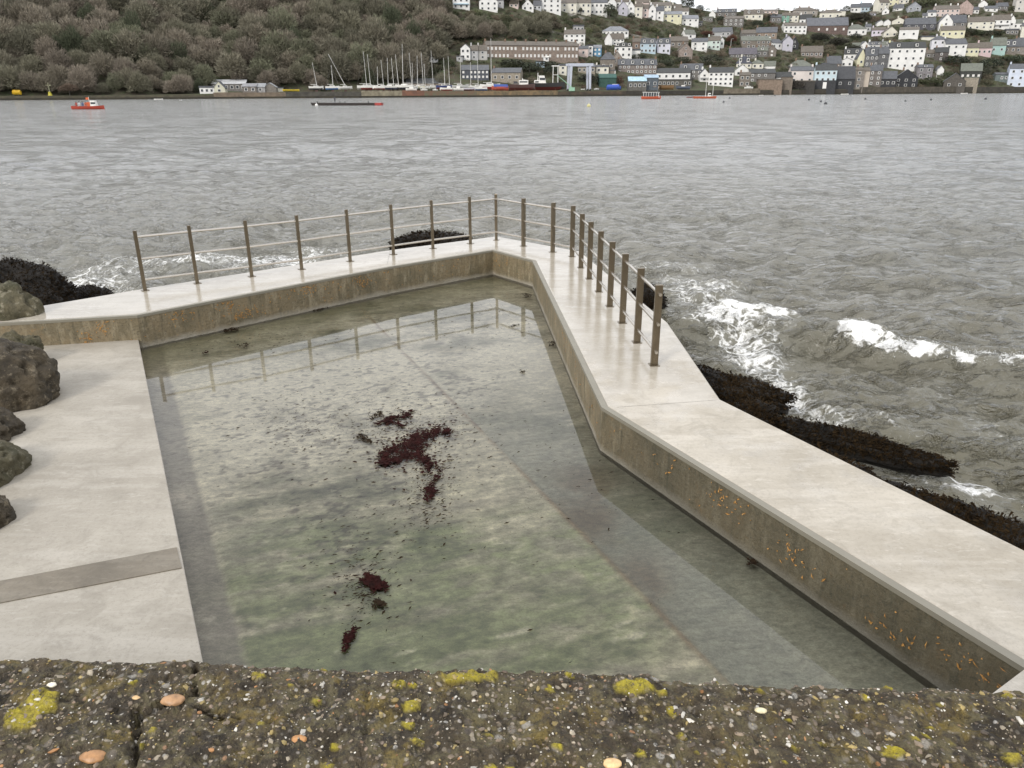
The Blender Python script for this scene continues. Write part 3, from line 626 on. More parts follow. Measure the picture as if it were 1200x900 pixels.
def ridge(pts, amps, wf, wb, curl=0):
    """breaking wave: a crest polyline; steep on the camera side (wf), long on the back (wb)"""
    global Hh, foam
    P = [wc(*p)[:2] for p in pts]; best = np.full(X.shape, 1e9); sd = np.zeros_like(X); am = np.zeros_like(X)
    for i in range(len(P)-1):
        a, b = P[i], P[i+1]; dx, dy = b-a; L2 = dx*dx+dy*dy; t_ = np.clip(((X-a[0])*dx+(Y-a[1])*dy)/L2, 0, 1)
        ex, ey = X-a[0]-t_*dx, Y-a[1]-t_*dy; d = np.hypot(ex, ey); s = np.sign(dx*ey-dy*ex)
        u = d < best; best = np.where(u, d, best); sd = np.where(u, s, sd); am = np.where(u, amps[i]*(1-t_)+amps[i+1]*t_, am)
    best = best+.10*fbm(X*1.6, Y*1.6, 0, 3, 12)*np.clip(best*3, 0, 1)
    h = np.where(sd > 0, np.exp(-(best/wb)**2), np.exp(-(best/wf)**2)); Hh += am*h*(1+.25*fbm(X*1.5, Y*1.5, 0, 3, 8))
    return best, sd, am
b1, s1_, a1_ = ridge([(870, 388), (930, 388), (985, 393), (1040, 402), (1100, 410), (1160, 417), (1260, 424)], [.0, .25, .50, .56, .50, .46, .40], .42, 1.1)
seg = sm(975, 995, 600+966*X/Y)
front = np.where(s1_ <= 0, np.exp(-((b1-.14)/.24)**2), np.exp(-(b1/.10)**2))
col_px = 600+966*X/Y*1.0
cpx = 600+900*(X*RV[0]+Y*RV[1]+(SEA-3.5)*RV[2])/(X*F[0]+Y*F[1]+(SEA-3.5)*F[2])
brk = sm(968, 995, cpx)*(1-.35*sm(1085, 1120, cpx))
crest = 1.12*front*brk*(.95+1.1*fbm(X*5.5, Y*5.5, 0, 5, 91, .65))
b2, s2_, a2_ = ridge([(765, 372), (810, 378), (860, 372), (905, 372), (950, 380)], [.1, .28, .26, .22, .0], .5, .9)
crest += .2*np.exp(-(b2/.3)**2)*(a2_ > .05)
b3, s3_, a3_ = ridge([(230, 268), (262, 266), (300, 270)], [.05, .28, .05], .5, 1.0)
b4, s4_, a4_ = ridge([(40, 296), (70, 292), (110, 300)], [.05, .16, .05], .5, 1.0)
for (px, py, rx, ry, k) in ((830, 345, 60, 22, .62), (880, 375, 70, 30, .66), (860, 330, 60, 8, .5), (905, 420, 45, 35, .72), (940, 460, 25, 22, .95), (870, 400, 30, 20, .85), (800, 330, 40, 12, .5), (1000, 480, 60, 20, .5), (1110, 545, 90, 14, .62), (1165, 560, 60, 10, .6), (1135, 555, 25, 14, .85), (1050, 590, 60, 18, .55), (1180, 600, 60, 18, .5), (960, 510, 40, 22, .78), (1000, 550, 50, 14, .7), (1010, 440, 50, 8, .35), (1150, 470, 60, 25, .42), (1190, 510, 40, 30, .5), (1010, 365, 60, 10, .32),
                        (75, 318, 26, 22, .98), (90, 332, 30, 12, .9), (20, 308, 40, 14, .66), (130, 320, 60, 14, .62), (110, 340, 60, 12, .72), (250, 300, 120, 14, .55), (330, 290, 80, 16, .55), (60, 285, 60, 10, .5), (130, 275, 40, 6, .45), (310, 266, 40, 6, .5), (370, 290, 70, 10, .6), (430, 268, 50, 12, .58), (540, 268, 60, 8, .6), (480, 258, 60, 8, .45), (690, 285, 60, 10, .55), (740, 310, 50, 12, .55), (640, 268, 50, 6, .5), (780, 300, 40, 8, .45), (180, 300, 60, 8, .5), (1130, 400, 60, 6, .4), (1080, 500, 80, 20, .45), (930, 500, 30, 14, .8), (1060, 560, 40, 10, .75), (960, 540, 30, 10, .7), (860, 480, 30, 20, .75), (1120, 440, 80, 10, .5), (820, 310, 50, 8, .6), (1180, 585, 30, 10, .7), (10, 300, 30, 6, .5)):
    foam += k*wblob(px, py, rx, ry)
foam = .88*(1-np.exp(-foam*1.15))+crest
foam += .10*sm(.25, .6, Hh/.2)*(RR < 60)
foam = np.clip(foam, 0, 1.6)
Hh += .05*foam.clip(0, 1)*fbm(X*5, Y*5, 0, 3, 77)*(RR < 30)
idx = np.arange(X.size).reshape(X.shape)
fc = np.stack([idx[:-1, :-1], idx[:-1, 1:], idx[1:, 1:], idx[1:, :-1]], -1).reshape(-1, 4)
t = NT('sea_water'); p = t.pos()
geo = t.n('ShaderNodeNewGeometry'); ln = t.n('ShaderNodeVectorMath', operation='LENGTH'); t.l(geo.outputs['Position'], ln.inputs[0]); dist = ln.outputs['Value']
fa = t.n('ShaderNodeAttribute', attribute_name='foam').outputs['Fac']
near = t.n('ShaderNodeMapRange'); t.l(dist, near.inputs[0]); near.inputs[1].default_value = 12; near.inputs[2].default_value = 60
# ripples: several scales of relief
w1 = t.noise(t.pos((1, 1.5, 1), (0, 0, .2)), 5.5, 5, .6, .4); w2 = t.noise(t.pos((1, 2.0, 1), (0, 0, -.2)), 1.6, 5, .62, .5); w3 = t.noise(t.pos((.55, 1.3, 1), (0, 0, .1)), .42, 6, .62, .3)
far_ = t.math('SUBTRACT', 1.0, t.math('MULTIPLY', near.outputs[0], .35))
w1 = t.ramp(w1, [(.42, 0.), (.78, 1.)]); w2 = t.ramp(w2, [(.50, 0.), (.80, 1.)]); w3 = t.ramp(w3, [(.50, 0.), (.80, 1.)])
ba = t.n('ShaderNodeBump', Distance=.035); t.l(w1, ba.inputs['Height']); t.l(far_, ba.inputs['Strength'])
bb = t.n('ShaderNodeBump', Distance=.20); t.l(w2, bb.inputs['Height']); t.l(far_, bb.inputs['Strength']); t.l(ba.outputs[0], bb.inputs['Normal']); nr = bb.outputs[0]
b3n = t.n('ShaderNodeBump', Distance=.6); t.l(w3, b3n.inputs['Height']); t.l(nr, b3n.inputs['Normal']); t.l(near.outputs[0], b3n.inputs['Strength'])
# constant normal tilt towards -Y, added to brighten the sea with higher sky
nrm_tilt = t.n('ShaderNodeCombineXYZ'); t.l(t.math('MULTIPLY_ADD', near.outputs[0], -.06, -.10), nrm_tilt.inputs[1])
va = t.n('ShaderNodeVectorMath', operation='ADD'); t.l(b3n.outputs[0], va.inputs[0]); t.l(nrm_tilt.outputs[0], va.inputs[1])
vb = t.n('ShaderNodeVectorMath', operation='NORMALIZE'); t.l(va.outputs[0], vb.inputs[0]); nrm = vb.outputs[0]
# foam pattern: lacy network
ds_ = t.n('ShaderNodeVectorMath', operation='ADD'); nv = t.n('ShaderNodeTexNoise', Scale=1.8, Detail=6.0); t.l(p, nv.inputs['Vector'])
sc_ = t.n('ShaderNodeVectorMath', operation='SCALE', Scale=1.6); t.l(nv.outputs['Color'], sc_.inputs[0]); t.l(p, ds_.inputs[0]); t.l(sc_.outputs[0], ds_.inputs[1])
mpp = t.n('ShaderNodeMapping'); mpp.inputs['Scale'].default_value = (1, 1.25, .6); t.l(ds_.outputs[0], mpp.inputs['Vector'])
vo = t.n('ShaderNodeTexVoronoi', Scale=3.0, feature='DISTANCE_TO_EDGE'); t.l(mpp.outputs[0], vo.inputs['Vector'])
lace = t.math('SUBTRACT', 1.0, t.math('MULTIPLY', vo.outputs['Distance'], 3.4))
fn = t.noise(mpp.outputs[0], 2.2, 9, .68, .6); fn2 = t.noise(p, 9, 6, .7)
pat = t.math('ADD', t.math('MULTIPLY', lace, .27), t.math('ADD', t.math('MULTIPLY', fn, .75), t.math('MULTIPLY', fn2, .35)))
ff = t.math('SUBTRACT', t.math('ADD', pat, t.math('MULTIPLY', fa, .88)), 1.21)
ffac = t.ramp(t.math('MULTIPLY', ff, 4.5), [(0, 0.), (.35, .30), (.95, 1.)])
milk = t.ramp(t.math('MULTIPLY', fa, .8), [(.1, 0.), (.9, 1.)])
big = t.noise(p, .06, 4, .5)
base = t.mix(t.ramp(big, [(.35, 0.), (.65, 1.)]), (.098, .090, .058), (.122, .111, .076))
base = t.mix(near.outputs[0], base, (.185, .185, .172))  # far water painted paler in place of missing sky reflection
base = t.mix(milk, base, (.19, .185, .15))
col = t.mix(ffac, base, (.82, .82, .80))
rgh = t.math('ADD', t.math('MULTIPLY', ffac, .5), t.math('MULTIPLY_ADD', near.outputs[0], .10, .03))
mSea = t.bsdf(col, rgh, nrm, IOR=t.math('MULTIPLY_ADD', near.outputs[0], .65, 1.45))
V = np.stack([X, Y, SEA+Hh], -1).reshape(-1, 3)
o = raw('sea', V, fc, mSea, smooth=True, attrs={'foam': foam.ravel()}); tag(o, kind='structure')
# foam droplets thrown from the breaking crest
q = np.argwhere((crest > .45) & (RR < 30) & (brk > .3)); r = np.random.default_rng(5); q = q[r.integers(0, len(q), 1500)]
P = np.stack([X[q[:, 0], q[:, 1]], Y[q[:, 0], q[:, 1]], SEA+Hh[q[:, 0], q[:, 1]]], -1)+np.stack([r.normal(0, .03, 1500), r.normal(0, .03, 1500), np.abs(r.normal(0, .03, 1500))], -1)
s = .006*r.random(1500)+.002
tet = np.array([(1, 1, 1), (1, -1, -1), (-1, 1, -1), (-1, -1, 1)]); V = (P[:, None]+tet[None]*s[:, None, None]).reshape(-1, 3)
fcs = (np.array([(0, 1, 2), (0, 3, 1), (0, 2, 3), (1, 3, 2)])[None]+(np.arange(1500)*4)[:, None, None]).reshape(-1, 3)
o = raw('spray', V, fcs, pm('foam', (.85, .85, .84), (.8, .8, .79), 3, .6)); tag(o, 'white spray thrown up by the breaking wave on the right', 'spray', kind='stuff')
o = MB().box(-1500, 1500, -1500, 1500, -8, -6.0).build('seabed', pm('mud', (.10, .09, .07))); tag(o, kind='structure')

# ================================================================= FAR SHORE TERRAIN
def y0(u): return np.interp(u, [-2, -.621, 0, .621, 2], [300, 343, 396, 490, 560])
def pxu(u): return 600+966*u
def Tof(u): return np.interp(pxu(u), [0, 450, 700, 900, 1200], [130, 150, 200, 210, 220])
def ztop(u):
    px = pxu(u); row = np.interp(px, [-400, 0, 450, 600, 700, 770, 800, 835, 870, 900, 960, 1000, 1030, 1060, 1200, 1700], [-60, -50, -40, -30, -12, 0, 8, 15, 14, 12, 14, 12, -2, -16, -40, -60])
    v = (450-row)/900; d = (-math.sin(TH)+v*math.cos(TH))/(math.cos(TH)+v*math.sin(TH))
    return 3.5+d*(y0(u)+Tof(u))-2
def tz(u, t):
    quay = np.interp(pxu(u), [150, 300, 1200], [.4, 1.1, 1.3]); t1 = np.interp(pxu(u), [150, 240, 560, 750, 860, 1200], [5, 24, 24, 22, 10, 6]); T = Tof(u); zt = ztop(u)
    z = np.where(t < 0, -4, quay); f = (t-t1)/(T-t1)
    z = np.where(t > t1, quay+(zt-quay)*np.clip(f, 0, 1), z)
    return np.where(t > T, zt+2-(t-T)*.06, z)
def hit(px, py):
    d = ray(px, py); u = d[0]/d[1]; Y_ = y0(u); t_ = np.linspace(.6, float(Tof(u)), 1500); z = tz(u, t_); rz = EYE[2]+d[2]/d[1]*(Y_+t_)
    w = np.argmax(z >= rz) if (z >= rz).any() else len(t_)-1
    return np.array([u*(Y_+t_[w]), Y_+t_[w], z[w]]), t_[w]
us_ = np.linspace(-1.6, 1.6, 260); ts_ = np.concatenate([[-6, -.02, 0.02], np.linspace(1.5, 40, 24), np.linspace(43, 235, 60), [260, 330, 500, 900]])
UU, T2 = np.meshgrid(us_, ts_); Yt = y0(UU)+T2; Zt = tz(UU, T2); Zt = Zt+np.where(T2 > 30, .8*fbm(UU*Yt*.05, Yt*.05, 0, 4, 3), 0)
idx = np.arange(UU.size).reshape(UU.shape)
fc = np.stack([idx[:-1, :-1], idx[:-1, 1:], idx[1:, 1:], idx[1:, :-1]], -1).reshape(-1, 4)
t = NT('hill_ground'); p = t.pos(); a = t.noise(p, .05, 6, .65); b = t.noise(p, .35, 6, .65)
col = t.mix(t.ramp(a, [(.4, 0.), (.6, 1.)]), (.060, .058, .034), (.075, .060, .042)); col = t.mix(t.ramp(b, [(.45, 0.), (.62, 1.)]), col, (.062, .078, .034))
mHill = t.bsdf(col, .95, t.bump(b, 1.0, .8))
o = raw('terrain', np.stack([UU*Yt, Yt, Zt], -1).reshape(-1, 3), fc, mHill, smooth=True); tag(o, kind='structure')

# ================================================================= crowns
mats_bark = pm('bark', (.085, .075, .062), (.05, .045, .038), 3)
def treemat(name):
    t = NT(name); a = t.n('ShaderNodeAttribute', attribute_name='tone'); return t.bsdf(a.outputs['Color'], .9, None)
mTwig = treemat('twigs')
def crown_proto(seed, n, kind='bare'):
    """unit crown: sliver triangles for a leafless tree, leaf clumps for an evergreen"""
    r = np.random.default_rng(seed); th = r.uniform(0, 2*math.pi, n); cz = r.uniform(-.45, 1, n); sr = np.sqrt(1-cz**2)
    d = np.stack([sr*np.cos(th), sr*np.sin(th), cz], -1)
    lump = 1+.22*vn(d[:, 0]*2.3+seed, d[:, 1]*2.3, d[:, 2]*2.3, seed)+.12*vn(d[:, 0]*5+seed, d[:, 1]*5, d[:, 2]*5, seed+1)
    rad = lump*(1-.5*r.random(n)**2.2)
    p = d*rad[:, None]
    if kind == 'bare':
        g = d+r.normal(0, .38, (n, 3)); g[:, 2] += .35; g /= np.linalg.norm(g, axis=1)[:, None]; w = np.cross(g, r.normal(0, 1, (n, 3))); w /= np.linalg.norm(w, axis=1)[:, None]
        l = r.uniform(.08, .20, (n, 1)); k = r.uniform(.010, .024, (n, 1)); V = np.stack([p-g*l-w*k, p-g*l+w*k, p+g*l*.6], 1)
        m = 70; e = d[:m]*.98; e[:, 2] = np.abs(e[:, 2]); s0 = e*.12; s0[:, 2] -= .5; ww = np.cross(e, r.normal(0, 1, (m, 3))); ww /= np.linalg.norm(ww, axis=1)[:, None]; V[:m] = np.stack([s0-ww*.028, s0+ww*.028, e], 1)
    else:
        g = r.normal(0, 1, (n, 3)); g /= np.linalg.norm(g, axis=1)[:, None]; w = np.cross(g, r.normal(0, 1, (n, 3))); w /= np.linalg.norm(w, axis=1)[:, None]
        l = r.uniform(.05, .11, (n, 1)); V = np.stack([p-g*l-w*l*.6, p-g*l*.2+w*l, p+g*l], 1)
    return V.reshape(-1, 3), rad
PB = [crown_proto(i, 2600)[0] for i in range(7)]; PE = [crown_proto(20+i, 900, 'ever')[0] for i in range(4)]
def merge_crowns(name, items, m=None):
    """items: (x,y,z, rx,rz, tone, proto, rot)"""
    Vs = []; Cs = []
    rr_ = np.random.default_rng(4)
    for (x, y, z, rx, rz, tone, pr, rot) in items:
        c, s = math.cos(rot), math.sin(rot); v = pr; q = np.stack([(v[:, 0]*c-v[:, 1]*s)*rx+x, (v[:, 0]*s+v[:, 1]*c)*rx+y, v[:, 2]*rz+z], -1)
        Vs.append(q); k = len(v)//3; Cs.append(np.repeat(np.array(tone)[None]*rr_.uniform(.8, 1.2, (k, 1)), 3, 0))
    V = np.concatenate(Vs); C = np.concatenate(Cs)
    return raw(name, V, np.arange(len(V)).reshape(-1, 3), m or mTwig, attrs={'tone': C})
TONES = [tuple(1.4*q for q in c) for c in ((.145, .128, .096), (.125, .118, .082), (.150, .128, .100), (.112, .114, .074), (.170, .148, .114), (.108, .102, .072), (.135, .124, .090))]
# ================================================================= TOWN
WH = (.78, .77, .73); CR = (.72, .68, .54); YE = (.72, .68, .40); STN = (.235, .195, .15); GST = (.20, .185, .165); TAN = (.36, .30, .21); BRN = (.25, .165, .115); DK = (.045, .047, .052)
PK = (.66, .50, .44); BL = (.42, .58, .68); MI = (.55, .68, .60); LV = (.50, .48, .56); GY = (.40, .40, .40)
SL = (.10, .105, .115); RB = (.135, .115, .092); RG = (.15, .16, .13); RD = (.045, .047, .046); RL = (.22, .23, .25)
def wallm(c): return pm('render_wall' if sum(c) > 1.2 else 'stone_wall', tuple(c), tuple(x*(.86 if sum(c) > 1.2 else .62) for x in c), .35 if sum(c) > 1.2 else 1.2, .8)
def roofm(c): return pm('slate_roof', tuple(c), tuple(x*.68 for x in c), .8, .6)
mPane = pm('window_glass', (.035, .04, .045), (.06, .065, .07), 1.5, .12)
mPaneW = pm('white_blind', (.74, .72, .68), (.60, .58, .55), 2, .5)
mFrame = pm('white_frame', (.78, .77, .74), (.70, .69, .66), 2, .5)
mFrameD = pm('dark_frame', (.10, .10, .10), (.07, .07, .07), 2, .5)
_unit = {}
def ubox(name, m, loc, size, parent, rz=0):
    """box part sharing one unit mesh per material; loc = centre"""
    if m.name not in _unit:
        o = MB().box(-.5, .5, -.5, .5, -.5, .5).build(name, m); _unit[m.name] = o.data; bpy.data.objects.remove(o)
    o = bpy.data.objects.new(name, _unit[m.name]); link(o, parent); o.location = loc; o.scale = size; o.rotation_euler.z = rz; return o
def window(parent, x, y, z, w, h, mode='d'):
    """frame with a pane; the front of the wall is at y, the window stands 5 cm proud"""
    fr = mFrameD if mode == 'k' else mFrame
    if mode == 's':      # sash in a stone wall: white frame round glass
        f = ubox('window', mFrame, (x, y, z), (w, .12, h), parent); g = ubox('pane', mPane, (0, -.35, 0), (.62, .5, .68), f)
    elif mode == 'w': f = ubox('window', mFrame, (x, y, z), (w, .12, h), parent); g = ubox('pane', mPaneW, (0, -.35, 0), (.8, .5, .8), f)
    else: f = ubox('window', fr, (x, y, z), (w, .10, h), parent); g = ubox('pane', mPane, (0, -.35, 0), (.80, .5, .84), f)
    return f
RECTS = []
def scale_at(p): return p[1]/966.0
def house(x0, x1, yb, ye, yr, wall, roof, kind, rows, cols, label, cat='house', name='house', win='d', dorm=0, chim=1, yaw=0, depth=None, base=0, group=None, att=0, band=None, chc=None):
    cx = (x0+x1)/2; p, t_ = hit(cx, yb); s = scale_at(p); w = (x1-x0)*s/max(.75, math.cos(math.radians(yaw))); h = max(1.8, (yb-ye)*s); rh = max(.5, (ye-yr)*s*1.0)
    RECTS.append((x0, x1, yr, yb, p[1]))
    d = depth or min(11, max(5, w*.8 if kind != 'g' else 8)); a = math.atan2(p[0], p[1])*.55
    root = empty(name, tuple(p), -a+math.radians(yaw+(random.Random(int(x0*13+yb*7)).uniform(-9, 7) if x1-x0 < 45 else 0))); tag(root, label, cat, group)
    mw_ = sum(wall)/3; wall = tuple(round(q*.68+mw_*.32, 3) for q in wall)
    hw = w/2; wm = wallm(wall); rm = roofm(roof); mb = MB()
    ov = .28; th = .16
    if kind in 'e':
        dd = d; mb.add([(-hw, 0, -2.5), (hw, 0, -2.5), (hw, d, -2.5), (-hw, d, -2.5), (-hw, 0, h), (hw, 0, h), (hw, d, h), (-hw, d, h), (-hw, d/2, h+rh), (hw, d/2, h+rh)],
               [(0, 3, 2, 1), (0, 1, 5, 4), (2, 3, 7, 6), (1, 2, 6, 9, 5), (3, 0, 4, 8, 7)])
        sl = rh/(d/2); r_ = MB()
        prof = [(-ov, h-ov*sl+.04), (d/2, h+rh+.04), (d+ov, h-ov*sl+.04)]
        V = [(sx*(hw+.18), y, z+o) for o in (0, th) for sx in (-1, 1) for (y, z) in prof]
        r_.add(V, [(0, 1, 4, 3), (1, 2, 5, 4), (6, 9, 10, 7), (7, 10, 11, 8), (0, 3, 9, 6), (2, 8, 11, 5), (0, 6, 7, 1), (1, 7, 8, 2), (3, 4, 10, 9), (4, 5, 11, 10)])
        ridge_z = h+rh+.1
    elif kind == 'g':
        mb.add([(-hw, 0, -2.5), (hw, 0, -2.5), (hw, d, -2.5), (-hw, d, -2.5), (-hw, 0, h), (hw, 0, h), (hw, d, h), (-hw, d, h), (0, 0, h+rh), (0, d, h+rh)],
               [(0, 3, 2, 1), (0, 1, 5, 8, 4), (2, 3, 7, 9, 6), (1, 2, 6, 5), (3, 0, 4, 7)])
        sl = rh/hw; r_ = MB(); prof = [(-hw-ov, h-ov*sl+.04), (0, h+rh+.04), (hw+ov, h-ov*sl+.04)]
        V = [(x, y, z+o) for o in (0, th) for y in (-.18, d+.18) for (x, z) in prof]
        r_.add(V, [(0, 3, 4, 1), (1, 4, 5, 2), (6, 7, 10, 9), (7, 8, 11, 10), (0, 6, 9, 3), (2, 5, 11, 8), (0, 1, 7, 6), (1, 2, 8, 7), (3, 9, 10, 4), (4, 10, 11, 5)])
        ridge_z = h+rh+.1
    elif kind == 'h':
        mb.box(-hw, hw, 0, d, -2.5, h); r_ = MB(); i = min(hw*.75, d*.45)
        o_ = .35; r_.add([(-hw-o_, -o_, h+.02), (hw+o_, -o_, h+.02), (hw+o_, d+o_, h+.02), (-hw-o_, d+o_, h+.02), (-hw+i, d/2, h+rh), (hw-i, d/2, h+rh)], [(0, 3, 2, 1), (0, 1, 5, 4), (1, 2, 5), (2, 3, 4, 5), (3, 0, 4)]); ridge_z = h+rh-.2
    else:
        mb.box(-hw, hw, 0, d, -2.5, h); r_ = MB().box(-hw-.2, hw+.2, -.2, d+.2, h+.01, h+min(rh, .9)); ridge_z = h+.4
    mb.build('wall', wm, root); ro = r_.build('roof', rm, root)
    # windows
    if rows and cols:
        sh = h/rows; ww = min(1.25, w/cols*.5); 
        for r in range(rows):
            for c in range(cols):
                if cols > 2 and rows < 3 and ((c*37+r*91+int(x0)*13) % 11) == 0: continue
                window(root, -hw+w*(c+.5)/cols, -.05, sh*r+sh*.55, ww*(1.15 if win in 'd' else 1), min(1.5, sh*.5), win)
    for k in range(att): window(root, (k-(att-1)/2)*1.4, -.05, h+rh*.28, .9, min(1.2, rh*.45), win)
    for k in range(dorm):
        x = -hw+w*(k+.5)/dorm; dm = ubox('dormer', mFrame, (x, d*.16+.25, h+rh*.48), (1.5, d*.32, rh*.55), ro); ubox('pane', mPane, (0, -.5, .0), (.66, .06, .6), dm)
        ubox('dormer_roof', rm, (0, -.02, .58), (1.2, 1.1, .18), dm)
    cm = wallm(chc) if chc else (wm if sum(wall) > 1.2 else wallm(BRN))
    for k in range(chim):
        x = (-hw+.5) if k == 0 else (hw-.5 if k == 1 else -hw+w*k/chim)
        y = d/2 if kind != 'g' else d*.45
        if kind == 'g': x *= .35; 
        if kind == 'h': x *= .4
        ubox('chimney', cm, (x, y, ridge_z+.35), (.8, .9, 1.7), ro)
    if base:
        b = base*s; MBb = MB().box(-hw-.05, hw+.05, -.35, 1.5, -2.5, b); MBb.build('undercroft', wallm(DK), root); ubox('door', mFrame, (0, -.37, b*.45), (1.9, .08, b*.7), root)
    if band: ubox('balcony', wallm(band), (0, -.5, h*.45), (w*.9, .9, .5), root)
    return root
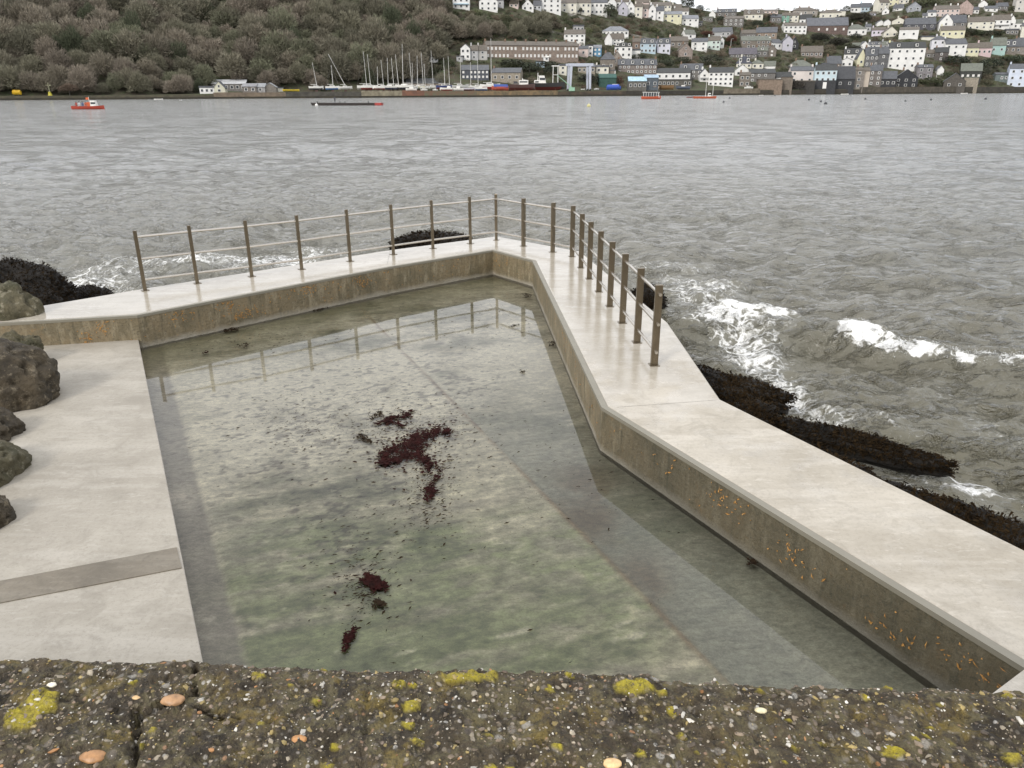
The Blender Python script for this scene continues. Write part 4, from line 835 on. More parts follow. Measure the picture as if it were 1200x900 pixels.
HD = [
 # --- hilltop row, left to right
 (531, 550, 11, -1, -8, WH, RL, 'e', 2, 3, 'white house with a blue tinted upper storey, leftmost house above the wood', dict(band=BL)),
 (562, 583, 13, 3, -5, WH, SL, 'g', 2, 3, 'white gabled house with three square windows, second from the left above the wood', {}),
 (582, 590, 9, 1, -4, GY, SL, 'e', 1, 1, 'narrow grey annexe joined to the right side of the second hilltop house', dict(chim=0)),
 (597, 607, 9, 5, 1, PK, RB, 'e', 1, 2, 'low pinkish bungalow between two white hilltop houses', {}),
 (612, 625, 13, 7.5, 1, WH, SL, 'g', 1, 2, 'white house with a dark glazed triangular gable', dict(att=1)),
 (625, 634, 12, 7, 2, (.5, .52, .55), SL, 'e', 1, 2, 'low blue grey house just right of the glazed gable', dict(chim=0)),
 (635, 657, 15, 1, -8, WH, SL, 'e', 3, 3, 'tall three storey white house, biggest of the hilltop row', {}),
 (657, 675, 15, 5, 1, CR, RB, 'e', 2, 2, 'pale cream terrace house with a dark doorway right of the tall white house', {}),
 (675, 692, 17, 5, 0, CR, RB, 'e', 2, 3, 'cream house with a round dark shrub in front', {}),
 (692, 711, 18, 5, 0, WH, SL, 'e', 2, 4, 'white house with two floors of bay windows at the end of the cream terrace', {}),
 (655, 672, 4, -3, -8, CR, RB, 'e', 1, 3, 'pale house peeping over the cream terrace on the left', {}),
 (674, 692, 4, -3, -8, YE, RB, 'e', 1, 3, 'yellowish house peeping over the cream terrace on the right', {}),
 (712, 722, 10, 4, -2, WH, SL, 'g', 1, 1, 'small white gabled house behind the gap in the hilltop row', {}),
 (722, 736, 9, 3, -2, WH, RB, 'e', 1, 3, 'long low white house behind the lavender gable', {}),
 (725, 735, 18.5, 9, 4, LV, SL, 'g', 2, 1, 'lavender grey gable end with two windows', {}),
 (735, 743, 19, 9, 4, WH, SL, 'g', 2, 1, 'narrow white gabled house joined to the lavender one', {}),
 (743, 752, 21, 9.5, 6, CR, RB, 'e', 2, 1, 'cream bay fronted house between the narrow white gable and the pinkish one', {}),
 (752, 760, 21, 11, 7, PK, RB, 'e', 2, 1, 'pinkish white terraced house left of a white gable', {}),
 (760, 768, 23, 12, 7, WH, SL, 'g', 2, 1, 'white gabled house with one arched window over another', {}),
 (768, 777, 24, 14, 9, WH, SL, 'e', 2, 1, 'white bay fronted house with a slate roof, end of the gabled terrace', {}),
 (777, 798, 27, 18, 14.5, YE, RL, 'e', 2, 3, 'pale yellow green house with a light slate roof', {}),
 (744, 760, 10, 4, -1, PK, RB, 'e', 1, 3, 'long pink house with a brown roof at the skyline', dict(chim=2)),
 (761, 786, 11, 7, 3, CR, RB, 'e', 1, 6, 'long cream terrace with a brown roof running along the skyline', dict(chim=3)),
 (787, 798, 15, 10, 6, CR, RB, 'e', 1, 2, 'small cream house at the end of the skyline terrace', {}),
 (789, 806, 19, 14, 10, WH, RB, 'e', 1, 3, 'low white house behind the slate roofed white house', {}),
 (799, 818, 31, 23, 19, WH, RL, 'e', 2, 3, 'bright white house with tall stair windows below the pine tree', {}),
 (818, 823, 31, 27, 25, GST, SL, 'f', 1, 1, 'tiny flat roofed garage right of the bright white house', dict(chim=0)),
 (823, 835, 25, 21.5, 20, GST, RG, 'f', 1, 2, 'small flat grey building above the garage', dict(chim=0)),
 (831, 838, 20, 17, 13, WH, RB, 'g', 0, 0, 'small white gable end standing alone near the skyline', dict(chim=0)),
 (840, 862, 20, 15, 11, GST, SL, 'e', 1, 3, 'dark roofed house on the skyline with three small white dormers', dict(dorm=3)),
 (848, 870, 31, 23, 20, GST, RB, 'e', 2, 4, 'long grey stone house with four pale windows below the skyline', dict(win='s')),
 (872, 893, 23, 17.5, 12, CR, RB, 'e', 1, 3, 'cream house with a twin gabled front on the skyline', dict(dorm=2)),
 (893, 911, 16, 13.5, 11.5, PK, RB, 'e', 1, 4, 'long low pale house at the crest of the hill', {}),
 (903, 915, 27, 21, 18, GST, SL, 'e', 1, 2, 'grey slate roofed house left of the green one', {}),
 (916, 924, 26, 19, 16, (.20, .50, .36), RB, 'e', 2, 1, 'bright green house near the skyline', dict(chim=0)),
 (924, 935, 26, 19, 16, CR, RB, 'e', 2, 2, 'cream yellow house joined to the bright green one', {}),
 (937, 950, 29, 23, 18, WH, RD, 'e', 1, 2, 'white house with a black hipped dormer left of the chapel roof', {}),
 (930, 957, 18, 13, 9, (.42, .37, .31), RB, 'h', 1, 3, 'wide brown roofed house on the skyline behind the green one', dict(chim=2)),
 (961, 984, 23, 16, 12, CR, RB, 'h', 1, 3, 'cream house with a hipped brown roof and tall chimneys on the skyline', dict(chim=2)),
 (984, 990, 20, 14, 13, CR, SL, 'f', 0, 0, 'narrow cream block at the right side of the hipped cream house', dict(chim=0)),
 (997, 1009, 15, 9.5, 5.5, WH, SL, 'e', 1, 3, 'white half of the pair on the skyline above the chapel', {}),
 (1009, 1021, 14, 9, 4.5, BL, SL, 'e', 1, 3, 'pale blue half of the pair on the skyline above the chapel', {}),
 (1020, 1026, 19, 16, 14, LV, RB, 'e', 1, 1, 'tiny lavender garden house below the pale blue one', dict(chim=0)),
 (1029, 1041, 14, 4, -3, CR, RB, 'e', 2, 2, 'tall cream house stepping up the slope near the top, left of a yellower one', dict(yaw=20)),
 (1041, 1052, 7, -1, -7, YE, RB, 'e', 2, 2, 'tall yellow house cut by the top of the picture', {}),
 (1054, 1064, 5, 0, -5, CR, RB, 'e', 1, 2, 'cream bay windowed house cut by the top of the picture', {}),
 (1034, 1041, 17, 13, 10, WH, SL, 'g', 1, 1, 'small white gable below the tall cream house', {}),
 (1047, 1056, 13, 10, 6, WH, SL, 'e', 1, 1, 'white house under a steep white edged roof', dict(yaw=-30, chim=0)),
 (1064, 1078, 13, 8.5, 3.5, (.36, .38, .42), SL, 'g', 1, 2, 'slate blue gabled house with a white window under the grass bank', {}),
 (1081, 1086, 22, 19, 16, WH, SL, 'e', 1, 1, 'tiny white lean-to left of the pink terrace', dict(chim=0)),
 (1087, 1096, 20, 15, 12.5, WH, SL, 'e', 1, 1, 'small white cottage touching the left end of the pink terrace', dict(chim=0)),
 (1097, 1122, 20, 12, 7.5, PK, RB, 'e', 2, 5, 'long pink terrace with tall white chimneys', dict(chim=3, chc=WH)),
 (1122, 1138, 17, 9, 2, (.52, .36, .30), RB, 'g', 0, 0, 'blank salmon brown gable end of the pink terrace', dict(chim=0)),
 (1138, 1146, 16, 12, 9, WH, SL, 'e', 1, 2, 'low white house behind the salmon gable', {}),
 (1147, 1156, 9, 5, 1.5, WH, RB, 'g', 0, 0, 'white gable high on the slope right of the salmon gable', {}),
 (1155, 1168, 14, 10.5, 7.5, WH, SL, 'e', 1, 2, 'white bungalow with one dark window under a long slate roof', {}),
 (1168, 1180, 12, 8, 4, GST, SL, 'e', 1, 2, 'grey house with a long dark roof high on the right', {}),
 (1190, 1206, 14, 1, -6, (.60, .56, .50), RB, 'e', 2, 2, 'tall putty coloured house at the top right corner', {}),
 # --- middle of the hillside
 (661, 685, 50, 41, 36, WH, RB, 'e', 2, 4, 'white cottage with four dark windows alone above the brown terrace', dict(chc=WH)),
 (672, 684, 37, 31.5, 30, GY, SL, 'f', 1, 3, 'flat roofed grey studio right behind the lone white cottage', dict(chim=0)),
 (706, 736, 42, 37, 31.5, WH, RL, 'h', 1, 6, 'long white bungalow under a broad light slate hipped roof', dict(chim=0)),
 (709, 717, 53, 46, 40, WH, RB, 'g', 0, 0, 'blank white gable end with a dark yard wall', dict(chim=0)),
 (714, 731, 53, 46.5, 40.5, WH, RB, 'e', 2, 4, 'white house with a warm brown roof below the long bungalow', {}),
 (720, 740, 68, 56, 51, WH, RD, 'h', 2, 3, 'white house with a black mansard roof and three dormers', dict(dorm=3)),
 (740, 750, 68, 60, 58, WH, SL, 'f', 0, 0, 'blank white wing stepping down beside the mansard house', dict(chim=0)),
 (750, 768, 62.5, 52, 46.5, BL, SL, 'e', 2, 4, 'light blue house with two dormers, left of a matching lavender one', dict(dorm=2, chc=BRN)),
 (770, 785, 63, 52, 46.5, (.66, .66, .76), SL, 'e', 2, 3, 'lavender white house with two dormers, right of the light blue one', dict(dorm=2, chc=BRN)),
 (741, 750, 60, 50, 46, BRN, RB, 'e', 1, 1, 'narrow brown house behind the light blue one', {}),
 (785, 806, 57, 49, 44, STN, RB, 'e', 1, 3, 'brown stone house with a sagging brown roof', dict(chc=PK)),
 (795, 811, 69, 60, 52.5, (.34, .26, .21), RB, 'g', 1, 1, 'pinkish stone gable with a pale timber edge', dict(att=1)),
 (803, 815, 46, 40.5, 36, WH, RG, 'e', 1, 1, 'grey green roofed bungalow with a white end wall', dict(yaw=25)),
 (810, 828, 60, 50, 46, WH, SL, 'e', 2, 2, 'square white house with four wide windows', {}),
 (829, 843, 58, 48.5, 44, MI, RB, 'e', 2, 3, 'mint green house with small upper windows', {}),
 (843, 848, 56, 48, 45, WH, SL, 'g', 1, 1, 'narrow white wing on the right side of the mint green house', {}),
 (834, 855, 43, 38, 33, GY, SL, 'e', 1, 4, 'grey weatherboarded lodge with white end posts', dict(yaw=-12, chim=0)),
 (869, 885, 47, 40, 36, GST, RB, 'e', 1, 3, 'grey house with a low brown roof between the lodge and the orange stone house', {}),
 (886, 909, 46, 39, 33, (.34, .24, .16), SL, 'e', 1, 3, 'orange brown stone house with a white edged roof', {}),
 (869, 902, 57, 48.5, 43.5, STN, RG, 'e', 2, 6, 'long brown stone hall under a grey green roof', dict(chim=0)),
 (904, 916, 58, 51, 47, WH, SL, 'e', 1, 2, 'white house under a steep roof right of the pale spire', dict(yaw=35)),
 (899, 901.5, 56, 46, 43, CR, SL, 'h', 0, 0, 'thin pale spire at the end of the long stone hall', dict(chim=0, depth=2.2)),
 (855, 886, 68, 64, 57, GST, (.11, .10, .115), 'e', 1, 5, 'low house under a huge purple grey slate roof', {}),
 (886, 899, 67, 60, 56, GST, RG, 'e', 1, 2, 'stone house with a white dormer joined to the purple slate roof', dict(dorm=1)),
 (899, 909, 67, 59, 54, STN, RB, 'g', 2, 1, 'brown stone gable with two stacked pale windows', dict(win='w')),
 (919, 944, 39, 31, 27.5, WH, RB, 'e', 2, 5, 'long white house with a brown roof below the green one', {}),
 (946, 991, 40, 31, 22.5, (.17, .105, .085), (.13, .135, .15), 'e', 1, 5, 'long chapel of dark red stone under a great grey slate roof', dict(cat='chapel', name='chapel', chim=0, win='w')),
 (992, 1014, 42, 35, 29.5, WH, RG, 'h', 1, 3, 'white house with a grey hipped roof and a dark hedge in front', {}),
 (1014, 1020, 38, 32, 29, GY, SL, 'e', 1, 1, 'grey shed like house beside the grey hipped roof', {}),
 (917, 928, 60, 49, 44, LV, SL, 'g', 1, 1, 'lavender slate hung gable', {}),
 (926, 935, 58, 52, 45, DK, SL, 'g', 1, 1, 'dark cottage with bright white bargeboards right of the lavender gable', dict(att=1)),
 (939, 963, 67, 61.5, 55, (.26, .20, .16), RB, 'e', 1, 5, 'low brown stone row with one pale end window', {}),
 (999, 1008, 58, 55, 51, WH, RG, 'e', 1, 2, 'white lean-to left of a blank white gable in the middle of the slope', dict(chim=0)),
 (1007, 1019, 58, 55, 49.5, WH, SL, 'g', 0, 0, 'blank white gable in the middle of the slope', dict(chim=0)),
 (1019, 1034, 57, 53, 49.5, WH, SL, 'e', 1, 4, 'white cottage with a dormered slate roof right of the blank white gable', dict(dorm=2)),
 (1034, 1046, 57, 53, 49, GY, RG, 'e', 1, 2, 'grey cottage ending the middle row of dormered roofs', dict(dorm=1)),
 (1022, 1036, 42, 36, 33, (.66, .58, .70), RB, 'e', 1, 3, 'pale lilac cottage on the upper right slope', {}),
 (1036, 1051, 43, 38.5, 32.5, CR, RB, 'g', 1, 2, 'cream gabled cottage joined to the lilac one', {}),
 (1028, 1036, 30, 27, 24.5, WH, SL, 'g', 0, 0, 'small white gable, left of a pair in the upper right slope', dict(chim=0)),
 (1036, 1043, 30, 26, 23.5, WH, SL, 'g', 0, 0, 'small white gable, right of a pair in the upper right slope', dict(chim=0)),
 (1046, 1060, 28, 25, 21.5, CR, RB, 'g', 1, 1, 'cream gable with one round dark window', dict(yaw=-20)),
 (1054, 1074, 46, 36, 33, WH, RB, 'e', 1, 2, 'stepped white house below the great dark slate roof', dict(chim=0)),
 (1062, 1094, 34, 29, 22, (.10, .10, .12), SL, 'e', 1, 4, 'broad dark house under the great dark slate roof on the right', {}),
 (1080, 1094, 48, 44, 41.5, CR, SL, 'f', 0, 0, 'blank cream flat roofed block right of the brown pyramid roof', dict(chim=0)),
 (1100, 1114, 37, 27, 18.5, WH, SL, 'g', 2, 1, 'tall white gable with three dark windows under a big slate roof', dict(att=1, chim=0)),
 (1114, 1131, 32, 27, 19, GST, SL, 'e', 1, 2, 'long slate roof running back right of the tall white gable', dict(chim=0)),
 (1103, 1128, 44.5, 36.5, 31.5, YE, RB, 'e', 1, 4, 'lemon yellow house with paired windows', {}),
 (1135, 1162, 34.5, 26.5, 21, CR, RB, 'e', 2, 4, 'long cream cottage row with four upper windows', {}),
 (1162, 1181, 34.5, 24.5, 19, WH, RB, 'e', 2, 3, 'white house with a glazed porch right of the cream cottage row', dict(band=GY)),
 (1181, 1188, 34, 25, 20, WH, RB, 'g', 1, 1, 'narrow white gable with one dark window at the right', {}),
 (1187, 1198, 34.5, 28, 24, WH, RG, 'e', 1, 2, 'low white house with a green grey roof at the right', {}),
 (1196, 1208, 46, 32, 28, CR, SL, 'e', 2, 1, 'cream house cut by the right edge of the picture', {}),
 (1179, 1192, 41, 36, 34, GST, SL, 'f', 1, 3, 'grey flat roofed garage block under the white houses on the right', dict(chim=0)),
 (1091, 1106, 61, 48, 43.5, (.68, .67, .72), SL, 'h', 2, 2, 'white hipped house with paired upper windows', {}),
 (1107, 1130, 66, 53, 47, WH, SL, 'e', 2, 3, 'big white house with a stone coloured base and slate roof above the garden', {}),
 (1130, 1145, 66, 57, 52, YE, RB, 'e', 1, 3, 'yellow cottage between a white house and a pink cottage', {}),
 (1145, 1160, 66, 57, 51, (.66, .46, .46), RB, 'e', 1, 3, 'pink cottage between the yellow and teal ones', {}),
 (1160, 1176, 64, 54, 46, (.32, .55, .50), RG, 'e', 1, 2, 'teal house right of the pink cottage', {}),
 (1176, 1189, 64, 55, 48, STN, SL, 'e', 1, 2, 'brown stone cottage with two white skylights, right of the teal house', dict(dorm=2)),
 (1189, 1204, 64, 55, 46, (.30, .26, .22), SL, 'e', 1, 2, 'grey stone cottage at the right edge of the picture', {}),
 # --- upper waterfront
 (678, 689, 67, 58, 55, PK, SL, 'e', 1, 1, 'salmon pink house at the right end of the brown terrace', {}),
 (689, 694.5, 66, 55, 53.5, WH, DK, 'f', 2, 1, 'narrow white house with two big dark windows', dict(chim=0)),
 (695, 704.5, 66, 57, 54, (.055, .30, .52), RL, 'e', 2, 2, 'bright blue house beside the narrow white one', dict(chim=0, win='w')),
 (703, 720, 86, 71, 63, STN, SL, 'h', 1, 2, 'brown stone hall with a steep slate roof', {}),
 (718, 728, 78, 68, 62, (.34, .28, .22), RB, 'g', 1, 2, 'brown gabled house with pale edges beside the stone hall', {}),
 (698, 713, 86.5, 79, 77, CR, SL, 'e', 1, 2, 'cream cottage behind the travelling hoist, right of its legs', {}),
 (713, 721, 87, 84, 83, WH, SL, 'f', 0, 0, 'low white block right of the cream cottage', dict(chim=0)),
 (655, 664, 88, 78, 76, CR, SL, 'f', 2, 1, 'cream house with wide windows left of the travelling hoist', dict(chim=0)),
 (677, 697, 86, 79, 76, TAN, SL, 'e', 1, 4, 'tan house seen between the legs of the travelling hoist', {}),
 (724, 769, 87, 77, 70.5, (.25, .20, .17), SL, 'e', 2, 9, 'long stone building with four white dormers', dict(dorm=4, win='s', chim=2)),
 (769, 808, 94, 86, 81, WH, RD, 'e', 1, 5, 'long white waterfront building with a black roof', dict(chim=0)),
 (796, 822, 92, 83, 76, GST, SL, 'e', 2, 4, 'grey stone house with white windows behind the long white building', dict(win='s', dorm=2)),
 (820, 830, 96, 87, 82, WH, SL, 'g', 2, 1, 'white gabled house with two balconies near the masts of the red boat', dict(band=GY)),
 (830, 858, 101, 86, 80.5, WH, RD, 'e', 3, 5, 'large white quayside house with a black roof', {}),
 (863, 880, 80, 75, 67, CR, (.06, .065, .085), 'h', 1, 3, 'cream house under a dark blue pyramid roof', dict(dorm=2)),
 (881, 894, 81, 75, 71, CR, RG, 'h', 1, 2, 'cream house with two windows beside the pyramid roof', {}),
 (861, 877, 90, 83, 77, WH, RG, 'g', 1, 2, 'white house with an arched grey roof below the pyramid roof', {}),
 (895, 908, 81, 79, 74, WH, RG, 'e', 0, 0, 'row of white garage doors right of the cream two windowed house', dict(chim=0)),
 (878, 907, 97, 86.5, 82, GST, RD, 'e', 2, 4, 'long grey stone building with a mossy black roof', dict(win='s', chim=0)),
 (866, 878, 102, 89, 86, STN, RB, 'e', 2, 2, 'square brown stone house left of the long grey stone building', {}),
 (909, 926, 98, 91, 85.5, WH, RD, 'e', 1, 1, 'white gabled cottage left of the pinkish house', dict(chim=0)),
 (926, 952, 98, 84, 79.5, (.74, .64, .58), SL, 'e', 2, 3, 'pinkish white quayside house with slate roof', dict(chim=2)),
 (925, 952, 82, 78, 71, GST, RG, 'h', 1, 3, 'wide house with a greenish hipped roof behind the pinkish house', dict(chim=2)),
 (953, 977, 109, 88, 82, (.50, .66, .72), RD, 'e', 3, 4, 'light blue waterfront house on a dark undercroft', dict(base=10)),
 (978, 999, 109, 97, 84, DK, (.06, .062, .068), 'e', 1, 2, 'black waterfront boathouse with a steep slate roof', {}),
 (999, 1010, 106, 85, 81, (.27, .23, .19), RB, 'h', 3, 1, 'narrow grey stone waterfront house with a wide white door', dict(base=0)),
 (1010, 1016.5, 105, 85, 81.5, (.55, .45, .34), RB, 'e', 0, 0, 'narrow blank pinkish gable wall beside the narrow grey waterfront house', dict(chim=0)),
 (1017, 1031, 101, 84, 78, (.20, .17, .15), SL, 'e', 3, 2, 'dark brown stone waterfront house', dict(win='s')),
 (963, 971, 82, 76, 73, WH, SL, 'f', 1, 1, 'small white cube shaped cottage behind the light blue waterfront house', dict(chim=0)),
 (969, 985, 82, 75, 67, STN, SL, 'e', 1, 2, 'brown stone cottage with two white windows above the black boathouse', dict(win='s')),
 (985, 998, 80, 72, 69, WH, SL, 'g', 1, 2, 'white cottage with an arched doorway', {}),
 (989, 1007, 71, 64, 58, WH, RD, 'e', 1, 3, 'white cottage with two big dormers in a black roof', dict(dorm=2)),
 (1004, 1013, 78, 69, 59, YE, SL, 'g', 1, 1, 'pale yellow gable end beside the two big dormers', dict(chim=0)),
 (1013, 1028, 79, 66, 57, (.17, .165, .165), SL, 'e', 2, 3, 'grey slate hung house with white sashes', dict(win='s', dorm=1)),
 (1028, 1039, 80, 64, 57, (.13, .13, .135), SL, 'e', 2, 1, 'charcoal house with two stacked white windows left of the big white guest house', dict(win='s')),
 (1040, 1079, 81.5, 58.5, 52, WH, RD, 'e', 3, 5, 'very big four storey white building, tallest facade above the waterfront', dict(dorm=2, chc=YE)),
 (1024, 1048, 103, 93, 85, DK, SL, 'e', 1, 4, 'black glazed boathouse on the sea wall left of the larger one', dict(chim=0)),
 (1048, 1073, 103, 92, 83, (.035, .037, .045), SL, 'g', 2, 3, 'larger black gabled boathouse under the very big white building', {}),
 (1074, 1091, 93, 80, 77, (.25, .23, .24), SL, 'e', 2, 2, 'mauve grey house with a white pointed dormer', dict(dorm=1)),
 (1095, 1109, 72, 62, 57, (.12, .10, .09), RD, 'e', 2, 1, 'very dark stone house with one white window', dict(win='s')),
 (1085, 1097, 68, 63, 59, GST, RB, 'e', 1, 2, 'grey stone cottage left of the very dark stone house', {}),
 (1098, 1105, 88, 82, 78, WH, SL, 'g', 0, 0, 'small white shed with a sloping side below the very dark stone house', dict(chim=0)),
 (1125, 1147, 96, 84, 76, (.055, .058, .05), RG, 'e', 1, 4, 'dark green timber chalet with a row of white windows', dict(win='w', chim=0)),
 (1106, 1129, 104, 96, 87, (.11, .095, .075), SL, 'g', 1, 2, 'dark gabled boathouse with a broad pale window left of the green chalet', dict(chim=0)),
 (1129, 1144, 104, 92, 91, TAN, RG, 'f', 0, 0, 'tan stone basement block under the green chalet', dict(chim=0)),
 (1166, 1180, 96, 88, 86, (.17, .22, .21), SL, 'e', 1, 3, 'greenish glazed conservatory left of the pale blue house', dict(win='s', chim=0)),
 (1181, 1206, 103, 82, 77, (.58, .66, .80), SL, 'e', 3, 3, 'pale blue three storey house at the right edge of the waterfront', {}),
 (888, 915, 111, 100, 99, (.28, .19, .12), RB, 'f', 0, 0, 'blank brown stone store standing in the water at the quay', dict(chim=0, cat='stone store', name='store')),
 (914, 927, 110, 96, 92, (.22, .17, .12), RD, 'h', 0, 0, 'brown stone net store with a dark hipped roof', dict(chim=0, cat='stone store', name='store')),
 (927, 953, 110, 101, 100, (.055, .05, .04), RB, 'f', 0, 0, 'dark rough stone retaining block under the pinkish house', dict(chim=0, cat='retaining wall', name='retaining_wall')),
 # --- yard, left part
 (540, 551, 70, 58, 53.5, WH, SL, 'g', 2, 2, 'white gabled boat club with a band of windows', dict(chim=0)),
 (551, 560, 70, 60, 54.5, GY, RB, 'e', 2, 1, 'pale grey house between the white gable and another grey house', {}),
 (560, 571, 70, 60, 54.5, (.48, .46, .42), RB, 'e', 2, 1, 'pale grey house touching the long brown terrace', {}),
 (535, 542, 72, 67, 66, GY, SL, 'f', 1, 1, 'small grey lookout on the left of the boat club', dict(chim=0)),
 (504, 513.5, 73, 67.5, 67, WH, SL, 'f', 1, 2, 'white cabin with two windows high behind the masts', dict(chim=0, cat='cabin', name='cabin')),
 (628, 638, 78, 73, 72, BL, SL, 'f', 1, 2, 'pale blue cabin among the trees above the fishing boats', dict(chim=0, cat='cabin', name='cabin')),
 (541, 573, 93, 83, 77.5, (.085, .095, .12), (.10, .105, .115), 'e', 2, 7, 'slate blue clad building with white windows behind the yachts', dict(win='w', chim=0)),
 (576, 610, 97, 86, 81, TAN, SL, 'e', 1, 4, 'long tan stone building behind the yachts', {}),
 (477, 518, 103, 98, 93, (.36, .27, .19), (.13, .135, .14), 'e', 0, 0, 'long low boat shed with a grey roof in the middle of the yard', dict(chim=0, cat='shed', name='shed')),
 (702, 722, 103, 92, 88, (.03, .12, .09), (.03, .10, .08), 'e', 0, 0, 'dark green boat shed beside the travelling hoist', dict(chim=0, cat='shed', name='shed')),
 (736, 757, 110, 99.5, 95, (.14, .13, .11), (.42, .60, .70), 'e', 1, 4, 'jetty shed with a pale blue roof, larger of two', dict(chim=0, cat='shed', name='shed')),
 (755, 771, 107, 93, 90, (.10, .13, .16), (.38, .50, .62), 'e', 1, 2, 'tall shed with a pale blue roof, right of the jetty shed', dict(chim=0, cat='shed', name='shed')),
 (771, 810, 102, 94.5, 94, (.13, .12, .10), RD, 'f', 1, 8, 'dark workshop front under the long white building', dict(chim=0, cat='workshop', name='workshop')),
 (235, 251, 110.5, 104, 102, WH, SL, 'f', 1, 3, 'low white hut left of the cream gable on the wooded shore', dict(chim=0, cat='hut', name='hut')),
 (251, 264, 110, 104, 97, (.62, .60, .42), SL, 'g', 1, 1, 'cream boathouse with an arched gable window', dict(chim=0, cat='boathouse', name='boathouse', att=1)),
 (250, 288, 107, 99, 94.5, GST, (.62, .63, .64), 'e', 1, 6, 'long grey building with a pale metal roof behind the cream boathouse', dict(chim=0, cat='shed', name='shed')),
 (285, 301, 110, 103, 100, (.20, .17, .14), (.26, .26, .27), 'e', 1, 2, 'brown shed with a grey roof, left of three in a row', dict(chim=0, cat='shed', name='shed')),
 (300, 311, 109.5, 103, 99.5, (.34, .33, .32), (.30, .31, .32), 'e', 1, 1, 'pale grey shed, middle of three in a row', dict(chim=0, cat='shed', name='shed')),
 (310, 324, 110, 104, 99.5, (.22, .19, .15), (.36, .37, .38), 'g', 0, 0, 'grey gabled shed, right of three in a row', dict(chim=0, cat='shed', name='shed')),
 (323, 332, 108, 104, 103, CR, SL, 'f', 0, 0, 'small cream kiosk beside the yellow dinghies', dict(chim=0, cat='kiosk', name='kiosk')),
]
for h_ in HD: house(*h_[:11], **h_[11])
# the long brown terrace: one building of many bays
house(571, 678, 70, 55, 50.5, (.30, .215, .155), RB, 'e', 2, 24, 'long brown stone terrace with two rows of white sashes', cat='terrace', name='terrace', win='w', chim=9, depth=9, yaw=15)
for (x0, x1, lb) in ((633, 643, 'white garden porch, left of three in front of the brown terrace'), (650, 659, 'white garden porch, middle of three in front of the brown terrace'), (667, 676, 'white porch with wide dark windows at the right end of the brown terrace')):
    house(x0, x1, 71.5, 67.5, 65.5, WH, WH, 'e', 1, 2, lb, cat='porch', name='porch', chim=0, depth=3)

# ---------------------------------------------------------------- quay walls
def quay(px0, px1, top, c, c2, label, name='quay_wall', t0=-.5):
    u0, u1 = (px0-600)/966, (px1-600)/966; n = max(3, int((px1-px0)/12)); us = np.linspace(u0, u1, n+1); V = []; r = random.Random(int(px0))
    mid = (u0+u1)/2; root = empty(name, (mid*y0(mid), y0(mid), SEA)); tag(root, label, 'quay wall', 'walls along the far waterfront')
    mb = MB()
    for u in us:
        a = y0(u)+t0; b = y0(u)+1.2; zt = top+r.uniform(-.08, .08); V += [(u*a, a, -4), (u*a, a, zt), (u*b, b, zt), (u*b, b, -4)]
    Fc = []
    for i in range(n): k = 4*i; Fc += [(k, k+4, k+5, k+1), (k+1, k+5, k+6, k+2), (k+2, k+6, k+7, k+3)]
    Fc += [(0, 1, 2, 3), (4*n, 4*n+3, 4*n+2, 4*n+1)]
    mb.add(V, Fc); t = pm('quay_stone', c, c2, .5, .85)
    o = mb.build('wall_face', t, root); o.matrix_parent_inverse = Matrix.Translation(-root.location)
    mb = MB(); V = []
    for u in us: a = y0(u)+t0-.15; b = y0(u)+t0+.1; V += [(u*a, a, -4), (u*a, a, SEA+.75), (u*b, b, SEA+.85), (u*b, b, -4)]
    mb.add(V, Fc); o = mb.build('tide_band', pm('tide_weed', (.045, .038, .022), (.022, .02, .014), .4, .8), root); o.matrix_parent_inverse = Matrix.Translation(-root.location)
    return root
quay(-60, 250, .35, (.095, .085, .055), (.055, .05, .035), 'low muddy rubble bank under the wood on the left')
quay(250, 335, 1.3, (.20, .155, .11), (.12, .095, .07), 'brown stone bank under the row of sheds on the left')
quay(335, 424, 1.4, (.085, .08, .065), (.045, .042, .035), 'dark stone wall below the two yachts standing alone')
quay(424, 472, 1.7, (.27, .24, .17), (.15, .13, .09), 'tan stone wall below the crowd of yachts')
quay(472, 498, 1.7, (.22, .10, .06), (.13, .07, .05), 'rust red steel piling in the middle of the yard')
quay(498, 560, 1.5, (.11, .12, .075), (.16, .09, .06), 'weedy green wall with a rusty top edge')
quay(560, 655, 1.5, (.25, .17, .09), (.10, .085, .055), 'brown wall below the fishing boats')
quay(655, 735, .9, (.10, .075, .05), (.045, .038, .03), 'dark timber jetty front below the travelling hoist')
quay(735, 850, 1.1, (.055, .05, .04), (.03, .028, .022), 'black slipway wall behind the orange boats')
quay(850, 893, 1.9, (.22, .19, .14), (.11, .09, .065), 'tan and grey wall right of the large white quayside house')
quay(893, 1010, 1.0, (.06, .052, .04), (.04, .035, .028), 'dark wall below the light blue and pinkish houses')
quay(1010, 1130, 2.4, (.10, .085, .065), (.05, .045, .035), 'long dark sea wall below the black boathouses')
quay(1130, 1270, 2.2, (.065, .058, .045), (.035, .032, .026), 'dark sea wall at the right edge of the picture')
